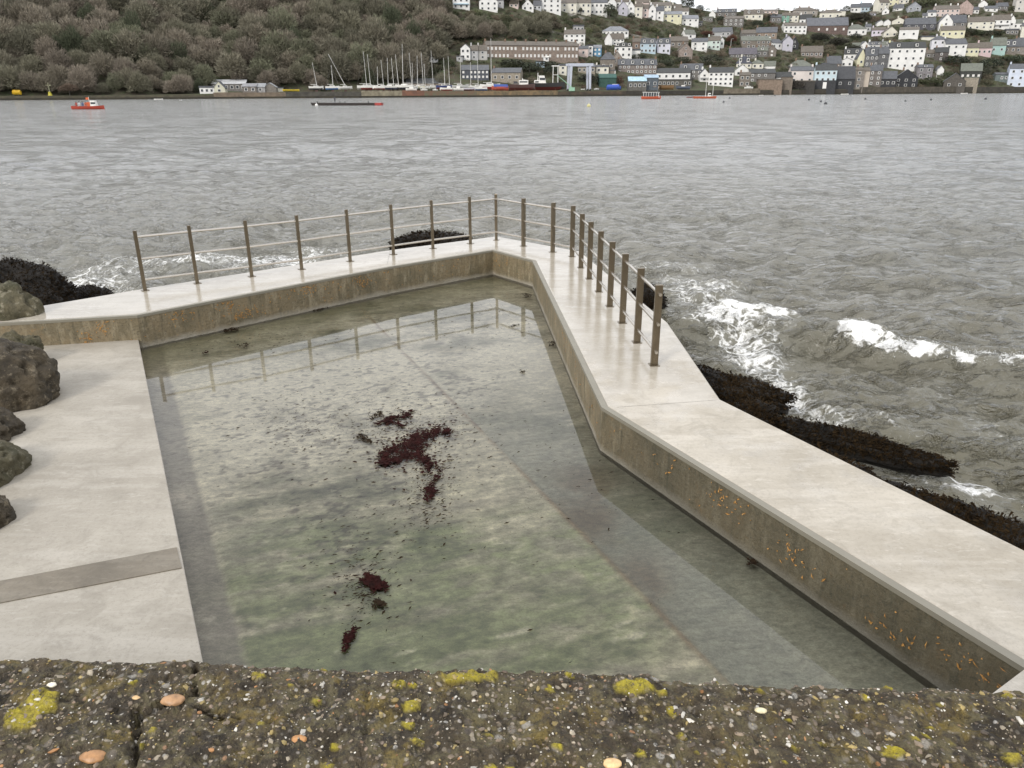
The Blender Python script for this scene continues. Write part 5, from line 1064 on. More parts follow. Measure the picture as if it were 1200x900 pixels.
# ---------------------------------------------------------------- boats
def hull_mesh(L, B, H, sheer=.25, keel=.35, n=12, bow=.95, stern=.62):
    """open lofted hull, bow at +x; returns verts, faces for topsides and deck"""
    V = []; Fc = []
    for i in range(n+1):
        f = i/n; x = -L/2+L*f; b = B/2*(stern+(1-stern)*math.sin(min(1, f/.45)*math.pi/2) if f < .45 else math.cos(((f-.45)/.55)**1.6*math.pi/2)**.8 if f < 1 else .0); b = max(b, .02)
        zt = H*(1+sheer*(f-.4)**2*2.2); zb = H*.0+(.25*H*max(0, f-.75)*4 if f > .75 else 0)
        V += [(x, -b, zt), (x, -b*.86, H*.45+zb*.4), (x+0, -b*.35, zb), (x, 0, zb-keel*H*.3), (x, b*.35, zb), (x, b*.86, H*.45+zb*.4), (x, b, zt)]
    for i in range(n):
        for j in range(6): k = 7*i+j; Fc.append((k, k+7, k+8, k+1))
    Fc.append(tuple(range(6, -1, -1)))
    deckf = [(7*i, 7*i+6, 7*i+13, 7*i+7) for i in range(n)]
    return V, Fc, deckf
def boat(label, px, pyw, Lpx, hullc, cat='boat', name='boat', botc=None, z=None, mast=0, cabin=(.0, .35, .5), cabc=WH, yaw=0, BH=(.3, .13), lean=0, group=None, extra=None, t0=None, cover=None):
    if z is None: p = at(px, pyw, SEA); z = SEA
    else:
        p, tt = hit(px, pyw)
        if t0: u = p[0]/p[1]; yy = y0(u)+t0; p = np.array([u*yy, yy, float(tz(u, t0))+z])
        else: p[2] += z
    s = p[1]/966; L_ = Lpx*s; B = L_*BH[0]; H = L_*BH[1]
    root = empty(name, tuple(p), math.radians(yaw)); tag(root, label, cat, group)
    V, Fc, dk = hull_mesh(L_, B, H); afloat = z == SEA
    off = -H*.3 if afloat else (1.2 if mast else .5)
    hm = pm('painted_hull', tuple(hullc), tuple(c*.85 for c in hullc), 1.5, .4)
    MB().add([(x, y, zz+off) for x, y, zz in V], Fc).build('hull', hm, root, smooth=False)
    MB().add([(x, y*.98, zz+off-.04) for x, y, zz in V], dk).build('deck', pm('boat_deck', (.55, .53, .48) if sum(hullc) > 1 else (.20, .15, .11)), root)
    if botc:
        Vb = [(x*.995, y*1.015, zz+off-.005) for x, y, zz in V]; fb = [f for k, f in enumerate(Fc[:-1]) if k % 6 in (1, 2, 3, 4)]
        MB().add(Vb, fb).build('bottom_paint', pm('bottom_paint', tuple(botc), tuple(c*.8 for c in botc), 1.5, .6), root)
    if cabin:
        c0, cl, ch = cabin; cw = B*.58; x0_ = c0*L_-cl*L_/2; x1_ = x0_+cl*L_; zt = H+off; chh = ch*H
        MB().add([(x0_, -cw/2, zt-.3), (x1_, -cw/2, zt-.3), (x1_, cw/2, zt-.3), (x0_, cw/2, zt-.3), (x0_+.05*L_*.3, -cw*.45, zt+chh), (x1_-.05*L_, -cw*.42, zt+chh), (x1_-.05*L_, cw*.42, zt+chh), (x0_+.05*L_*.3, cw*.45, zt+chh)],
                 [(0, 1, 5, 4), (1, 2, 6, 5), (2, 3, 7, 6), (3, 0, 4, 7), (4, 5, 6, 7)]).build('cabin', pm('cabin_paint', tuple(cabc), None, 2, .5), root)
        ubox('cabin_window', mPane, ((x0_+x1_)/2, -cw*.462, zt+chh*.55), (cl*L_*.72, .05, chh*.32), root)
    if cover: MB().add([(-L_*.48, -B*.45, H*.8+off), (L_*.35, -B*.5, H+off), (L_*.35, B*.5, H+off), (-L_*.48, B*.45, H*.8+off), (-L_*.45, 0, H*1.6+off), (L_*.38, 0, H*1.7+off)], [(0, 1, 5, 4), (2, 3, 4, 5), (1, 2, 5), (3, 0, 4)]).build('cover', pm('boat_cover', cover, None, 2, .7), root)
    if mast:
        hm_ = mast*s; mx_ = L_*.06; zt = H+off; r = .13
        sp_ = pm('alloy_spar', (.72, .71, .67), (.60, .59, .56), 2, .4); ln = lean*hm_
        MB().tube((mx_, 0, zt-.4), (mx_-ln, 0, zt+hm_), r, r*.6, 8).build('mast', sp_, root)
        MB().tube((mx_-.1, 0, zt+.9), (mx_-L_*.42, 0, zt+.85), .09, .07, 6).build('boom', sp_, root)
        MB().tube((mx_-ln*.55, -B*.3, zt+hm_*.55), (mx_-ln*.55, B*.3, zt+hm_*.55), .05, n=6).build('spreader', sp_, root)
        st = MB()
        for q in ((-L_*.49, 0), (L_*.49, 0), (mx_, -B*.45), (mx_, B*.45)): st.tube((q[0], q[1], zt), (mx_-ln, 0, zt+hm_*.98), .022, n=4, caps=False)
        st.build('rigging', pm('wire', (.22, .22, .21)), root)
        if not afloat:
            MB().add([(-.16*L_*.6, -.12, off), (.14*L_, -.12, off), (.14*L_, .12, off), (-.1*L_, .12, off), (-.08*L_, -.1, -.2), (.06*L_, -.1, -.2), (.06*L_, .1, -.2), (-.08*L_, .1, -.2)], [(0, 1, 5, 4), (1, 2, 6, 5), (2, 3, 7, 6), (3, 0, 4, 7), (4, 5, 6, 7)]).build('keel', pm('keel_paint', (.10, .06, .05)), root)
    if not afloat:
        for sx in (-.28, .25):
            for sy in (-1, 1): MB().tube((sx*L_, sy*B*.75, -.4), (sx*L_, sy*B*.3, off+H*.2), .07, n=5).build('prop', pm('timber', (.14, .11, .08)), root)
    if extra: extra(root, L_, B, H, off)
    return root
# yachts laid up ashore: mast foot px, mast top row, hull length px, mast lean, hull colour
YG = 'laid up yachts in the yard'
for (px, top, L_, lean, hc, bc, tt, lb) in (
    (371, 77, 17, .12, WH, (.10, .10, .11), 10, 'white cruiser with a thin raked mast, left of the two boats standing alone'),
    (390, 80, 17, .02, WH, (.08, .22, .50), 9, 'white yacht with a bright blue bottom standing alone'),
    (405, 68, 16, .5, WH, None, 16, 'yacht with a steeply raked faint blue mast at the left of the crowd'),
    (429, 66, 20, .04, WH, (.55, .54, .5), 12, 'white yacht with the leftmost tall bright mast of the crowd'),
    (433.5, 69, 20, .04, WH, (.30, .06, .05), 7, 'white yacht with a red bottom, second tall mast of the crowd'),
    (444, 81, 14, .03, WH, (.30, .08, .06), 5, 'small white yacht with a short mast left of the blue covered one'),
    (449, 75, 17, .05, (.62, .66, .76), None, 14, 'pale blue hulled yacht with a slender mast in the middle of the crowd'),
    (456.5, 73, 19, .02, WH, (.12, .13, .2), 9, 'white yacht with the thickest mast of a close pair'),
    (461, 72, 15, .04, WH, None, 16, 'white yacht half hidden behind the close pair of masts'),
    (466.5, 69, 18, .06, WH, (.5, .5, .48), 12, 'white yacht left of the tallest mast'),
    (474, 59, 22, .03, WH, (.06, .06, .08), 7, 'white yacht with the tallest mast of the crowd'),
    (482, 67, 16, .04, WH, (.1, .12, .2), 16, 'yacht just right of the tallest mast, behind the long shed'),
    (484.5, 77, 12, .03, WH, None, 19, 'small yacht with a short mast behind the left end of the long shed'),
    (490.5, 70, 16, .03, CR, None, 18, 'cream yacht behind the middle of the long shed'),
    (495.5, 67, 16, .03, WH, None, 20, 'yacht with a tall mast behind the middle of the long shed'),
    (498, 78, 12, .02, WH, None, 17, 'small yacht right of the tall mast behind the long shed'),
    (507, 65, 17, .03, WH, None, 20, 'yacht with its mast crossing the white cabin'),
    (520.5, 73, 19, .02, (.05, .07, .18), (.25, .08, .06), 8, 'navy blue yacht at the right end of the long shed'),
    (526, 71, 17, .02, WH, (.06, .10, .25), 14, 'white yacht behind the navy blue one'),
    (539, 70, 20, .0, (.55, .55, .53), None, 12, 'grey yacht in front of the slate blue building, left one'),
    (551, 77, 15, .0, WH, None, 16, 'white yacht in front of the middle of the slate blue building'),
    (559.5, 73, 17, .01, WH, (.10, .10, .13), 14, 'white yacht in front of the right end of the slate blue building'),
    (574.5, 54, 24, .0, WH, (.50, .10, .08), 9, 'big white yacht with a red bottom, its mast crossing the brown terrace')):
    u = (px-600)/966; base = 108.3-(px-400)*.0075; boat(lb, px, 107, L_, hc, 'yacht', 'yacht', bc, 0, mast=(103-top)*1.0, yaw=random.Random(int(px*7)).choice([-12, 8, 170, 188, 5, 20]), lean=lean, group=YG, t0=tt, cabin=(.0, .35, .32), BH=(.32, .2))
# small boats ashore
for (px, L_, hc, tt, kw, lb) in (
    (341, 20, (.70, .52, .06), 9, dict(cabin=None, BH=(.22, .10)), 'upturned yellow boat with a pale stripe left of the two lone yachts'),
    (19, 11, (.70, .45, .03), 4, dict(cabin=None, BH=(.4, .28), cover=(.65, .40, .03)), 'yellow covered dinghy on the far left shore'),
    (482, 13, WH, 2, dict(cabin=(0, .4, .5)), 'small white motor boat at the edge of the rust red piling'),
    (497, 8, WH, 3, dict(cabin=(0, .5, .8)), 'small white motor boat in front of the long shed, left one'),
    (510, 6, WH, 4, dict(cabin=(0, .4, .6)), 'tiny white boat in front of the right end of the long shed'),
    (523, 15, WH, 3, dict(botc=(.4, .12, .1), cabin=(-.2, .3, .7)), 'white boat with a red waterline below the navy yacht'),
    (537, 13, WH, 2, dict(cabin=(0, .35, .9)), 'white motor boat with an upright wheelhouse'),
    (550, 14, (.60, .58, .62), 3, dict(botc=(.14, .03, .04), cabin=None), 'pale open boat with a maroon bottom'),
    (563, 16, WH, 4, dict(botc=(.04, .10, .28), cabin=(0, .3, .3)), 'white boat with a dark blue bottom'),
    (586, 20, (.45, .10, .07), 5, dict(cabin=None, cover=(.04, .08, .28)), 'red hulled boat under a blue sheet'),
    (612, 30, (.09, .05, .045), 6, dict(botc=(.12, .035, .03), cabin=(-.25, .2, .7), cabc=(.12, .10, .09), BH=(.28, .20)), 'dark rusty fishing boat lying ashore, left of the larger black one'),
    (640, 44, (.03, .03, .03), 8, dict(botc=(.13, .028, .024), cabin=(-.1, .2, 1.1), BH=(.26, .17), mast=0), 'long black fishing boat with a dark red bottom'),
    (720, 16, (.04, .04, .05), 8, dict(cabin=(0, .45, .9), botc=(.04, .04, .05)), 'black motor boat with a white cabin above the blue sheet'),
    (719, 17, (.05, .12, .48), 3, dict(cabin=None, cover=(.05, .10, .45)), 'boat wrapped in a blue sheet beside the green shed'),
    (683, 5, WH, 1.5, dict(cabin=None), 'tiny white dinghy on the jetty right of the hoist'),
    (699, 6, (.7, .7, .7), 3, dict(cabin=(0, .4, .6)), 'tiny grey white boat at the right foot of the hoist'),
    (764, 16, (.40, .32, .25), 1.5, dict(cabin=None, BH=(.3, .2)), 'pale wooden hull on the slip behind the orange passenger boat'),
    (779, 20, (.22, .13, .06), 2.5, dict(cabin=None, BH=(.3, .22)), 'brown varnished hull on the slip, right of the pale wooden one'),
    (800, 16, (.10, .12, .16), 2, dict(cabin=(0, .3, .4)), 'dark blue boat drawn up under the long white building'),
    (877, 10, WH, 4, dict(cabin=(0, .5, .6)), 'white boat in front of the square brown stone house'),
    (776, 6, WH, 6, dict(cabin=(0, .4, .8)), 'small white boat above the brown varnished hull')):
    boat(lb, px, 107, L_, hc, 'boat', 'boat', kw.get('botc'), 0, mast=0, yaw=random.Random(int(px)).choice([-6, 5, 176]), t0=tt, cabin=kw.get('cabin'), cabc=kw.get('cabc', WH), BH=kw.get('BH', (.32, .2)), cover=kw.get('cover'), group='small craft laid up ashore')
# boats afloat
person_me = None
def person(parent_label, loc, c, seated=True, yaw=0):
    """small continuous figure grown from a skinned skeleton"""
    sk = bpy.data.meshes.new('person')
    v = [(0, 0, .85), (0, 0, 1.1), (0, 0, 1.35), (0, 0, 1.47), (0, 0, 1.62), (.1, 0, .82), (-.1, 0, .82)]
    e = [(0, 1), (1, 2), (2, 3), (3, 4), (0, 5), (0, 6)]; rad = [.15, .15, .17, .06, .11, .1, .1]
    for sx, st in ((1, 5), (-1, 6)):
        k = len(v)
        if seated: v += [(sx*.12, -.42, .80), (sx*.12, -.45, .42), (sx*.12, -.58, .36)]
        else: v += [(sx*.11, 0, .45), (sx*.12, .02, .06), (sx*.12, -.12, .03)]
        e += [(st, k), (k, k+1), (k+1, k+2)]; rad += [.075, .055, .045]
        k = len(v); v += [(sx*.2, 0, 1.38), (sx*.26, -.05, 1.1), (sx*.2, -.28, 1.02)]; e += [(2, k), (k, k+1), (k+1, k+2)]; rad += [.065, .05, .04]
    if seated: v = [(x, y, z-.35) for x, y, z in v]
    sk.from_pydata(v, e, []); o = link(bpy.data.objects.new('person', sk)); sk.materials.append(pm('jacket', tuple(c), None, 3, .7))
    m = o.modifiers.new('skin', 'SKIN')
    for i, q in enumerate(sk.skin_vertices[0].data if sk.skin_vertices else []): q.radius = (rad[i], rad[i]*.85)
    if not sk.skin_vertices:
        bm = bmesh.new(); bm.from_mesh(sk); ly = bm.verts.layers.skin.verify(); bm.verts.ensure_lookup_table()
        for i, q in enumerate(bm.verts): q[ly].radius = (rad[i], rad[i]*.85); q[ly].use_root = i == 0
        bm.to_mesh(sk); bm.free()
    o.modifiers.new('sub', 'SUBSURF').levels = 1; o.location = loc; o.rotation_euler.z = yaw
    hd = MB(); 
    for z0_, z1_, a, b in ((1.50, 1.56, .07, .095), (1.56, 1.70, .095, .10), (1.70, 1.76, .10, .05)): hd.tube((0, .01, z0_-(.35 if seated else 0)), (0, .01, z1_-(.35 if seated else 0)), a, b, 10)
    hd.build('hair', pm('hair', (.05, .035, .025)), o, smooth=True)
    tag(o, parent_label, 'person'); return o
def launch(root, L_, B, H, off):
    MB().box(-L_*.02, L_*.10, -.3, .3, H+off, H+off+.9).build('engine_box', pm('orange_box', (.60, .12, .04)), root)
    MB().tube((L_*.06, 0, H+off), (L_*.06, 0, H+off+2.1), .04, n=6).build('pole', mFrame, root)
    MB().add([(L_*.06, 0, H+off+2.0), (L_*.06-.7, 0, H+off+1.9), (L_*.06-.7, .02, H+off+1.45), (L_*.06, .02, H+off+1.5)], [(0, 1, 2, 3)]).build('flag', pm('orange_flag', (.70, .14, .04)), root)
rb = boat('small red open ferry with a white wheelhouse crossing on the left', 104, 128, 37, (.42, .06, .035), 'ferry', 'ferry', None, None, 0, cabin=(.2, .2, 1.3), BH=(.3, .13), yaw=3, extra=launch)
bx, by, bz = rb.location
for i, (dx, c, lb) in enumerate(((-2.7, (.35, .06, .04), 'person in a red jacket at the stern of the red ferry'), (-2.0, (.5, .5, .5), 'person in a pale jacket, second from the stern of the red ferry'), (-1.2, (.08, .1, .2), 'person in a dark jacket, third from the stern of the red ferry'), (-.5, (.45, .1, .05), 'person in an orange jacket nearest the wheelhouse of the red ferry'))):
    person(lb, (bx+dx, by-.1, bz+.35), c, True, 0)
def rails_(root, L_, B, H, off):
    for k in range(7): MB().tube((-L_*.45+L_*.15*k, -B*.46, H*.9+off), (-L_*.45+L_*.15*k, -B*.46, H*.9+off+.7), .04, n=5).build('stanchion', mFrameD, root)
# long dark pontoon barge
p = at(407, 123.5, SEA); s = p[1]/966
root = empty('barge', tuple(p), math.radians(-1)); tag(root, 'long low black barge with a red painted end moored in the river', 'barge')
L_ = 84*s; MB().add([(-L_/2+.8, -1.5, -.4), (L_/2-.8, -1.5, -.4), (L_/2-.8, 1.5, -.4), (-L_/2+.8, 1.5, -.4), (-L_/2, -1.6, .75), (L_/2, -1.6, .6), (L_/2, 1.6, .6), (-L_/2, 1.6, .75)], [(0, 3, 2, 1), (0, 1, 5, 4), (1, 2, 6, 5), (2, 3, 7, 6), (3, 0, 4, 7), (4, 5, 6, 7)]).build('hull', pm('tarred_hull', (.022, .018, .016), (.04, .03, .025), .8, .6), root)
MB().box(L_/2-1.9, L_/2-.1, -1.64, 1.64, .05, .63).build('painted_end', pm('red_end', (.42, .06, .05)), root)
MB().box(-L_/2+.2, L_/2-2, -1.68, -1.5, .52, .66).build('rubbing_strake', pm('strake', (.06, .05, .045)), root)
for dx in (-L_*.42, -L_*.1, -L_*.03, L_*.3): MB().tube((dx, 0, .6), (dx, 0, 1.05), .12, .16, 8).build('bollard', pm('iron', (.05, .05, .05)), root)
person('person in dark clothes standing on the long black barge', (p[0]-L_*.17, p[1], p[2]+.68), (.05, .05, .06), False)
def ferrycab(root, L_, B, H, off):
    ubox('cabin_roof', mFrame, (-L_*.02, 0, H+off+1.55), (L_*.86, B*.75, .12), root)
    for k in range(7): ubox('pillar', mFrame, (-L_*.42+L_*.13*k, -B*.34, H+off+.8), (.12, .12, 1.5), root)
    ubox('dark_glazing', mPane, (-L_*.05, 0, H+off+.75), (L_*.72, B*.6, 1.2), root)
boat('orange red passenger boat with a white topped glazed cabin', 763, 116, 23, (.52, .10, .045), 'passenger boat', 'passenger_boat', None, None, 0, cabin=(.33, .16, .9), BH=(.32, .17), yaw=2, extra=ferrycab)
def twomast(root, L_, B, H, off):
    for dx, hh in ((.02, 17), (.33, 17)): MB().tube((L_*dx, 0, H+off-.3), (L_*dx, 0, H+off+hh*.42), .09, .06, 8).build('mast', mFrame, root)
boat('low orange red workboat with two pale masts and a small white wheelhouse', 826, 115.3, 27, (.50, .11, .05), 'workboat', 'workboat', None, None, 0, cabin=(.2, .16, 1.3), BH=(.2, .11), yaw=1, extra=twomast)
boat('maroon open boat tied to the left of the two masted workboat', 809, 114.5, 9, (.20, .04, .04), 'boat', 'boat', None, None, 0, cabin=None, BH=(.3, .16), group='small boats afloat')
for px, py, L_, lb in ((186, 117, 10, 'white speed boat moored under the wood on the left'), (892, 112, 5, 'tiny white tender off the brown stone store'), (990, 111, 9, 'white dinghy in front of the black boathouse with a steep roof'), (1096, 109.5, 6, 'white dinghy in front of the larger black gabled boathouse'), (1130, 110, 8, 'white dinghy in front of the green chalet'), (212, 117.5, 3, 'tiny white tender right of the speed boat under the wood')):
    boat(lb, px, py, L_, WH, 'dinghy', 'dinghy', None, None, 0, cabin=None, BH=(.35, .16), yaw=4, group='small boats afloat')
# buoys
def buoy(px, py, r, c, label):
    p = at(px, py, SEA); mb = MB(); n = 12
    pr = [(0, -.9), (.75, -.55), (1, 0), (.8, .6), (.3, .95), (.12, 1.0), (.12, 1.5), (0, 1.5)]
    V = []; Fc = []
    for (q, z) in pr:
        for k in range(n): V.append((q*r*math.cos(6.2832*k/n), q*r*math.sin(6.2832*k/n), z*r))
    for i in range(len(pr)-1):
        for k in range(n): Fc.append((i*n+k, i*n+(k+1) % n, (i+1)*n+(k+1) % n, (i+1)*n+k))
    o = mb.add(V, Fc).build('mooring_buoy', pm('buoy_paint', c, None, 2, .5), smooth=True); o.location = (p[0], p[1], p[2]+r*.25); tag(o, label, 'buoy', 'mooring buoys on the river')
for px, py, r, c, lb in ((371, 124, .45, WH, 'white buoy at the left end of the black barge'), (690, 125, .5, (.6, .55, .25), 'pale yellow buoy alone below the travelling hoist'), (908, 112.5, .4, DK, 'black buoy off the brown stone store'), (948, 117.5, .4, DK, 'black buoy, leftmost of three together on the right'), (962, 119.5, .4, DK, 'black buoy, middle of three together on the right'), (967.5, 122, .45, DK, 'black buoy, nearest of three together on the right'), (1014, 116.5, .4, DK, 'black buoy below the dark brown stone waterfront house'), (1091, 117.5, .4, DK, 'black buoy off the long dark sea wall'), (1155, 116.5, .45, DK, 'black buoy at the far right'), (848, 120, .35, DK, 'small black buoy off the large white quayside house'), (855, 115.5, .4, DK, 'black buoy just right of the two masted workboat'), (1061, 119, .35, DK, 'black buoy below the larger black boathouse')): buoy(px, py, r, c, lb)
# travelling hoist
p, _ = hit(680, 106.5); s = p[1]/966; root = empty('travel_hoist', tuple(p), .12); tag(root, 'pale blue grey travelling boat hoist on four tall legs', 'boat hoist')
mH = pm('hoist_paint', (.50, .53, .60), (.42, .44, .50), 2, .5)
hw, dd, hh = 12.2*s, 6.5, 27*s
for sx in (-1, .95):
    for y in (0, dd): MB().add([(sx*hw-.45, y-.35, .5), (sx*hw+.45, y-.35, .5), (sx*hw+.45, y+.35, .5), (sx*hw-.45, y+.35, .5), (sx*hw*.93-.6, y-.35, hh), (sx*hw*.93+.6, y-.35, hh), (sx*hw*.93+.6, y+.35, hh), (sx*hw*.93-.6, y+.35, hh)], [(0, 1, 5, 4), (1, 2, 6, 5), (2, 3, 7, 6), (3, 0, 4, 7), (4, 5, 6, 7), (0, 3, 2, 1)]).build('leg', mH, root)
for y in (0, dd): MB().box(-hw-1.2, hw+1.0, y-.45, y+.45, hh+.02, hh+1.25).build('cross_beam', mH, root)
for sx in (-1, .95):
    MB().box(sx*hw*.9-.3, sx*hw*.9+.3, .5, dd-.5, hh+.2, hh+.95).build('side_beam', mH, root)
    for y in (0, dd):
        MB().tube((sx*hw-.3, y, .45), (sx*hw+.3, y, .45), .65, n=14).build('wheel', pm('tyre', (.03, .03, .03)), root)
# small green crane on the quay by the hoist
p2, _ = hit(670, 107); root = empty('quay_crane', tuple(p2)); tag(root, 'small pale green jib crane between the black fishing boat and the hoist', 'crane')
mG = pm('green_paint', (.30, .50, .36), None, 2, .5); MB().box(-1.4, 1.4, -1, 1, 0, 1.7).build('cab', mG, root); MB().tube((0, 0, 1.6), (-7.5, 0, 7.5), .22, .12, 6).build('jib', mG, root)
MB().tube((-7.4, 0, 7.4), (-7.4, 0, 4.2), .03, n=5).build('hook_line', mG, root)
# fishing boat superstructures
def gear(px, t0, hgt, label, kind):
    u = (px-600)/966; yy = y0(u)+t0; z = float(tz(u, t0))+2.6; s = yy/966
    root = empty(kind, (u*yy, yy, z)); tag(root, label, kind.replace('_', ' ')); m = mFrame
    if kind == 'wheelhouse':
        MB().box(-2.4, 2.2, 0, 3, -.5, 2.5).build('house', m, root); ubox('window', mPane, (-.1, -.04, 1.7), (3.8, .1, .6), root)
        MB().tube((-.6, 1, 2.4), (-.6, 1, hgt*s), .22, .12, 8).build('mast', m, root); MB().tube((1.6, 1, 2.4), (-.5, 1, hgt*s*.8), .1, n=6).build('stay', m, root)
    else:
        for x in (-1.3, 1.3): MB().tube((x, 0, -.5), (x*.9, 0, hgt*s), .2, .16, 8).build('leg', m, root)
        MB().tube((-1.9, 0, hgt*s), (1.9, 0, hgt*s), .22, n=8).build('cross_beam', m, root); MB().tube((-1.2, 0, hgt*s*.55), (1.2, 0, hgt*s*.55), .12, n=6).build('brace', m, root)
gear(633, 9, 14, 'white wheelhouse with a mast standing on the black fishing boat', 'wheelhouse')
gear(615, 7, 8, 'low white wheelhouse on the rusty fishing boat', 'wheelhouse')
gear(652, 10, 21, 'white steel gallows at the bow of the black fishing boat', 'gallows')
# lamp posts, marker cross, dishes on the shore
def post(px, py, hpx, label, name, cat, arms=None, c=(.6, .6, .56), base=None, r=.12):
    p, _ = hit(px, py); s = p[1]/966; root = empty(name, tuple(p)); tag(root, label, cat); h = hpx*s; m = pm('post_paint', c, None, 2, .5)
    MB().tube((0, 0, -.5), (0, 0, h), r, r*.8, 8).build('post', m, root)
    if arms == 'cross': MB().box(-1.1, 1.1, -.12, .12, h-1.2, h-.75).build('cross_arm', m, root); MB().tube((0, 0, 0), (0, 0, 1.5), .95, .5, 10).build('base', pm('yellow_paint', (.62, .55, .08)), root)
    if arms == 'lamp': MB().tube((0, 0, h), (.9, 0, h+.15), .06, n=6).build('arm', m, root); MB().box(.7, 1.4, -.15, .15, h+.05, h+.25).build('lamp_head', pm('lamp_head', (.5, .5, .5)), root)
    return root
post(59, 112, 14, 'pale navigation cross on a yellow base on the far left shore', 'navigation_marker', 'marker', 'cross', (.60, .60, .40), r=.28)
post(856, 58, 11, 'tall pale lamp post right of the mint green house', 'street_lamp', 'street lamp', 'lamp')
post(1096, 98, 16, 'white pole on the sea wall right of the mauve grey house', 'pole', 'pole', 'lamp', (.7, .7, .68))
# slanting garden walls and lanes on the slope
for x0, ya, x1, yb, lb in ((725, 38, 768, 48, 'long thin garden wall slanting down behind the light blue house'), (640, 37, 662, 41, 'garden wall left of the lone white cottage'), (985, 46, 998, 47, 'pale garden wall under the grey hipped roof'), (975, 42, 985, 50, 'stepped garden wall below the chapel'), (665, 17, 690, 24, 'garden wall below the cream terrace')):
    a, _ = hit(x0, ya); b, _ = hit(x1, yb); d = Vector(b-a).normalized(); nrm = Vector((-d.y, d.x, 0)).normalized()*.2
    mb = MB(); A, B = Vector(a), Vector(b); up = Vector((0, 0, 1.0))
    mb.add([A-nrm-up, B-nrm-up, B+nrm-up, A+nrm-up, A-nrm+up, B-nrm+up, B+nrm+up, A+nrm+up], [(0, 3, 2, 1), (4, 5, 6, 7), (0, 1, 5, 4), (1, 2, 6, 5), (2, 3, 7, 6), (3, 0, 4, 7)])
    o = mb.build('garden_wall', wallm((.26, .25, .22))); tag(o, lb, 'garden wall')
# ---------------------------------------------------------------- woods, hedges, single trees
def blocked(px, py, y, rp, hp):
    for (a, b, c, d, yy) in RECTS:
        if y < yy+3 and a-rp < px < b+rp and c-1.0 < py+hp*.2 and py-hp < d-1.2: return True
    return False
r = np.random.default_rng(12); items = []
for px in np.arange(-120, 640, 13.5):
    u0 = (px-600)/966
    for t_ in np.arange(7, 150, 8.0):
        u = u0+r.uniform(-.006, .006); tt = t_+r.uniform(-3, 3); X_ = pxu(u)
        if tt < np.interp(X_, [230, 250, 540, 560], [5, 22, 26, 40]) or tt > Tof(u)+6: continue
        yy = y0(u)+tt; z = float(tz(u, tt)); R_ = r.uniform(4.4, 8.8); rz = R_*r.uniform(.75, 1.15); cz = z+rz*.75
        if tt < 30: R_ *= .7; rz *= .7; cz = z+rz*.7
        qx, qy = pj((u*yy, yy, cz)); rp = R_*966/yy
        if X_ > 500 and r.random() < (X_-500)/260: continue
        if X_ > 520 and (40 < qy < 100): continue
        if blocked(qx, qy, yy, rp*.7, rp): continue
        tone = np.array(TONES[r.integers(0, len(TONES))])*r.uniform(.85, 1.15)
        if r.random() < .05: tone = np.array((.065, .075, .042)); R_ *= .7; rz *= 1.2
        items.append((u*yy, yy, cz, R_, rz, tone, PB[r.integers(0, len(PB))], r.uniform(0, 6.28)))
print('wood crowns', len(items))
o = merge_crowns('woodland', items); tag(o, 'leafless grey brown wood covering the whole left hillside', 'wood', kind='stuff')
# hillside scrub on the town side
items = []; tones = [(.060, .066, .034), (.085, .080, .048), (.105, .090, .062), (.050, .060, .030), (.125, .095, .068), (.095, .105, .050), (.10, .055, .038)]
for px in np.arange(470, 1290, 6.5):
    for t_ in np.arange(6, 235, 3.6):
        u = (px-600)/966+r.uniform(-.004, .004); tt = t_+r.uniform(-2, 2)
        if tt > Tof(u)+3 or tt < 8: continue
        if pxu(u) < 560 and tt < 40: continue
        if pxu(u) < 870 and tt < 24: continue
        yy = y0(u)+tt; z = float(tz(u, tt)); big = r.random() < .12; R_ = r.uniform(2.6, 4.0) if big else r.uniform(.9, 2.2); rz = R_*r.uniform(.55, .8); cz = z+rz*.35
        qx, qy = pj((u*yy, yy, cz)); rp = R_*966/yy
        if blocked(qx, qy, yy, rp*.55, rp*.8): continue
        tn = np.array(tones[r.choice(7, p=[.22, .2, .18, .17, .1, .1, .03])])*r.uniform(.95, 1.5)
        items.append((u*yy, yy, cz, R_, rz, tn, (PE[r.integers(0, 4)] if r.random() < .6 else PB[r.integers(0, 7)])[:2700 if big else 1200], r.uniform(0, 6.28)))
print('scrub', len(items))
o = merge_crowns('hillside_scrub', items); tag(o, 'patchwork of green and brown garden scrub between the houses on the hillside', 'scrub', kind='stuff')
# single trees: px of foot, row of foot, crown width px, height px
def tree(px, py, wpx, hpx, tone, kind, label, group=None, name='tree'):
    p, tt = hit(px, py); s = p[1]/966; R_ = wpx*s/2; h = hpx*s; root = empty(name, tuple(p)); tag(root, label, 'tree' if hpx > 6 else 'bush', group)
    rz = h*.42 if kind != 'bush' else h*.55; zc = h-rz if kind != 'bush' else h*.45
    pr = (PB if kind == 'bare' else PE)[random.randrange(4)]
    o = merge_crowns('crown', [(0, 0, zc, R_, rz, tone, pr, random.uniform(0, 6))]+([(R_*.5, .3, zc-rz*.5, R_*.55, rz*.5, tone, PE[1], 1.)] if kind == 'pine' else [])); o.parent = root
    mb = MB().tube((0, 0, -1), (.1, 0, zc), .28*h/8+.08, .12, 8)
    for k in range(5): a = k*1.25; mb.tube((0, 0, zc*(.4+.1*k)), (math.cos(a)*R_*.6, math.sin(a)*R_*.6, zc+rz*.3), .09, .03, 5)
    mb.build('trunk', mats_bark, root)
DG = (.030, .038, .022)
